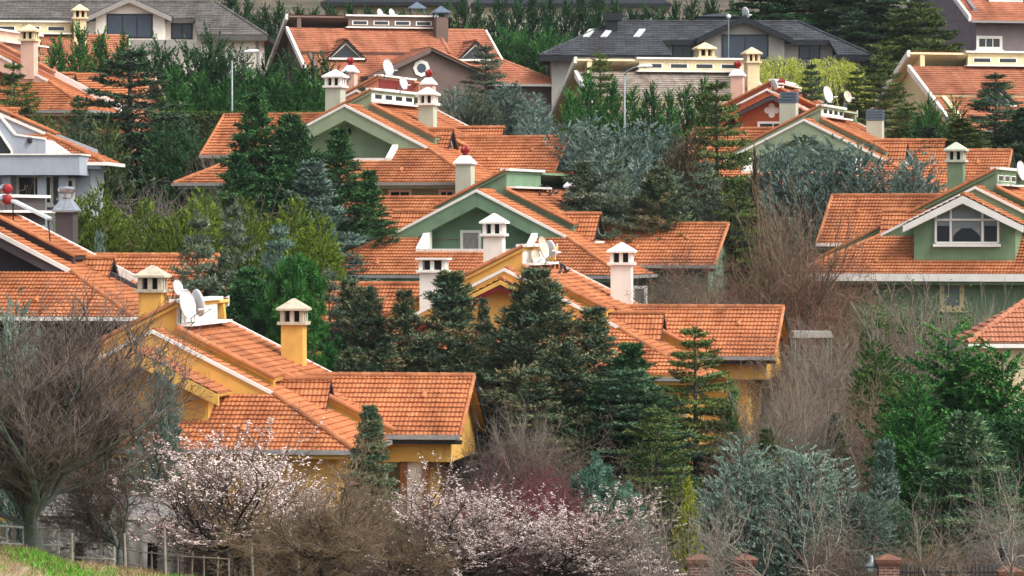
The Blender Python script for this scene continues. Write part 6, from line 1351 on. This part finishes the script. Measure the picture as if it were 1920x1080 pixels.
tarp_shed(66, 225, 968, 128, 'low shed draped in grey tarpaulin behind the rail fence'); tarp_shed(226, 345, 975, 129.5, 'second grey tarpaulin shed next to the brick gate')
# brick gate and walls
def wall_obj(name, label, px0, px1, top, D, mat, cap, th=.3):
    a, b = P(px0, top, D), P(px1, top, D); zb = zg(a[0], D) - .3; r = empty(name, ((a[0] + b[0]) / 2, D, zb)); hw = (b[0] - a[0]) / 2; h = a[2] - zb
    MB().box((-hw, 0, -.2), (hw, th, h)).build('wall', M[mat], r); k = MB(); k.box((-hw - .06, -.07, h + .001), (hw + .06, th + .07, h + .1)); k.build('coping', M[cap], r); tag(r, label, 'wall'); return r
def stone_wall_mat():
    m, nt, b = base_mat('rubble stone'); b.inputs['Roughness'].default_value = .9; tc = N(nt, 'ShaderNodeTexCoord'); v = N(nt, 'ShaderNodeTexVoronoi'); v.inputs['Scale'].default_value = 3.2; nt.links.new(tc.outputs['Object'], v.inputs['Vector'])
    v2 = N(nt, 'ShaderNodeTexVoronoi', feature='DISTANCE_TO_EDGE'); v2.inputs['Scale'].default_value = 3.2; nt.links.new(tc.outputs['Object'], v2.inputs['Vector'])
    r1 = ramp(nt, [(0, c('#8e8578')), (.5, c('#b0a799')), (1, c('#cbc3b5'))]); nt.links.new(v.outputs['Color'], r1.inputs[0]); r2 = ramp(nt, [(.0, (.18, .16, .14, 1)), (.08, (1, 1, 1, 1))]); nt.links.new(v2.outputs['Distance'], r2.inputs[0])
    mu = N(nt, 'ShaderNodeMix', data_type='RGBA', blend_type='MULTIPLY'); mu.inputs['Factor'].default_value = 1; nt.links.new(r1.outputs[0], mu.inputs['A']); nt.links.new(r2.outputs[0], mu.inputs['B']); nt.links.new(mu.outputs['Result'], b.inputs['Base Color'])
    bp = N(nt, 'ShaderNodeBump'); bp.inputs['Distance'].default_value = .05; nt.links.new(r2.outputs[0], bp.inputs['Height']); nt.links.new(bp.outputs[0], b.inputs['Normal']); return m
M['rubble'] = stone_wall_mat()
wall_obj('brick_wall', 'red brick wall beside the tarpaulin sheds', 346, 392, 985, 131, 'brick', 'terracap'); wall_obj('brick_wall', 'red brick wall behind the blossom tree trunk', 466, 532, 998, 131, 'brick', 'terracap')
wall_obj('stone_wall', 'rubble stone wall with terracotta coping behind the budding orchard tree', 536, 850, 1054, 131.5, 'rubble', 'terracap')
a = P(392, 1000, 131); r = empty('garden_gate', (a[0], 131, zg(a[0], 131))); hh = a[2] - zg(a[0], 131); ww = 74 * 131 / F; k = MB()
for i in range(9): k.box((ww * i / 8 - .02, 0, .05), (ww * i / 8 + .02, .04, hh))
k.build('bars', M['darkmetal'], r); MB().box((-.06, -.04, 0), (.06, .08, hh + .2)).box((ww - .06, -.04, 0), (ww + .06, .08, hh + .2)).box((0, .005, hh - .1), (ww, .035, hh - .02)).build('gate_frame', M['darkmetal'], r); tag(r, 'dark metal garden gate between the two red brick walls', 'gate')
# brick pillars, railing, lantern
PL = [(1310, 1040, 119.5, 'red brick pillar under the first bare pale tree'), (1396, 1040, 120, 'red brick pillar below the large blue cypress'), (1665, 1040, 118, 'red brick pillar beside the hanging lantern'), (1894, 1062, 117, 'red brick pillar at the end of the iron railing')]
for px, top, D, lb in PL:
    a = P(px, top, D); zb = zg(a[0], D); h = a[2] - zb; r = empty('brick_pillar', (a[0], D, zb)); q = .29; tag(r, lb, 'pillar', 'brick pillars along the front')
    MB().box((-q, -q, -.3), (q, q, h - .32)).build('shaft', M['brick'], r); MB().frustum(0, 0, h - .319, h - .22, q + .02, q + .02, q + .07, q + .07).frustum(0, 0, h - .219, h - .12, q + .07, q + .07, q + .09, q + .09).frustum(0, 0, h - .119, h + .02, q + .05, q + .05, .08, .08).build('pillar_cap', M['terracap'], r)
a, b = P(1688, 1062, 118.5), P(1872, 1062, 118.5); zb = zg(a[0], 118.5); r = empty('iron_railing', (a[0], 118.5, zb)); L = b[0] - a[0]; h = a[2] - zb; tag(r, 'black iron railing between the two brick pillars', 'railing'); k = MB(); n_ = 24
for i in range(n_): x = L * (i + .5) / n_; k.tube([(x, 0, -.2), (x, 0, h - .05)], .016, 5).frustum(x, 0, h - .05, h + .06, .03, .03, .004, .004)
k.build('bars', M['darkmetal'], r); MB().box((0, -.02, h - .2), (L, .02, h - .15)).box((0, -.02, .2), (L, .02, .25)).build('rail', M['darkmetal'], r)
a = P(1634, 1060, 118); r = empty('lantern', tuple(a)); tag(r, 'hanging lantern with a flared grey white shade beside the brick pillar', 'lantern')
MB().lathe([(.02, .30), (.05, .24), (.07, .12), (.17, .02), (.21, -.03), (.15, -.06)], 14).build('lamp_shade', M['galv'], r, True); MB().lathe([(.1, -.061), (.13, -.12), (.06, -.2), (.01, -.21)], 12).build('bulb', M['dish'], r, True)
MB().tube([(0, 0, .3), (0, 0, .55), (.15, 0, .68), (.36, .05, .6)], .018, 6).build('bracket', M['darkmetal'], r)
a = P(1878, 1040, 117); r = empty('lantern', tuple(a)); tag(r, 'dark lantern standing on the end brick pillar', 'lantern')
MB().lathe([(.08, -.1), (.1, .0), (.12, .16), (.16, .18), (.03, .3), (.01, .36)], 8).build('lamp_body', M['darkmetal'], r); MB().box((-.05, -.05, -.2), (.05, .05, -.1)).build('base', M['darkmetal'], r)

# ------------------------------------------------------------------ a little air
HAZE = 0.00007
hz_ = bpy.data.materials.new('haze'); hz_.use_nodes = True; nt = hz_.node_tree; nt.nodes.clear(); mo = nt.nodes.new('ShaderNodeOutputMaterial'); pv = nt.nodes.new('ShaderNodeVolumePrincipled')
pv.inputs['Color'].default_value = (.86, .9, .95, 1); pv.inputs['Density'].default_value = HAZE; pv.inputs['Anisotropy'].default_value = .3; nt.links.new(pv.outputs[0], mo.inputs['Volume'])
o = MB().box((-620, -20, -14), (620, 1210, 82)).build('haze', hz_); tag(o, kind='stuff')
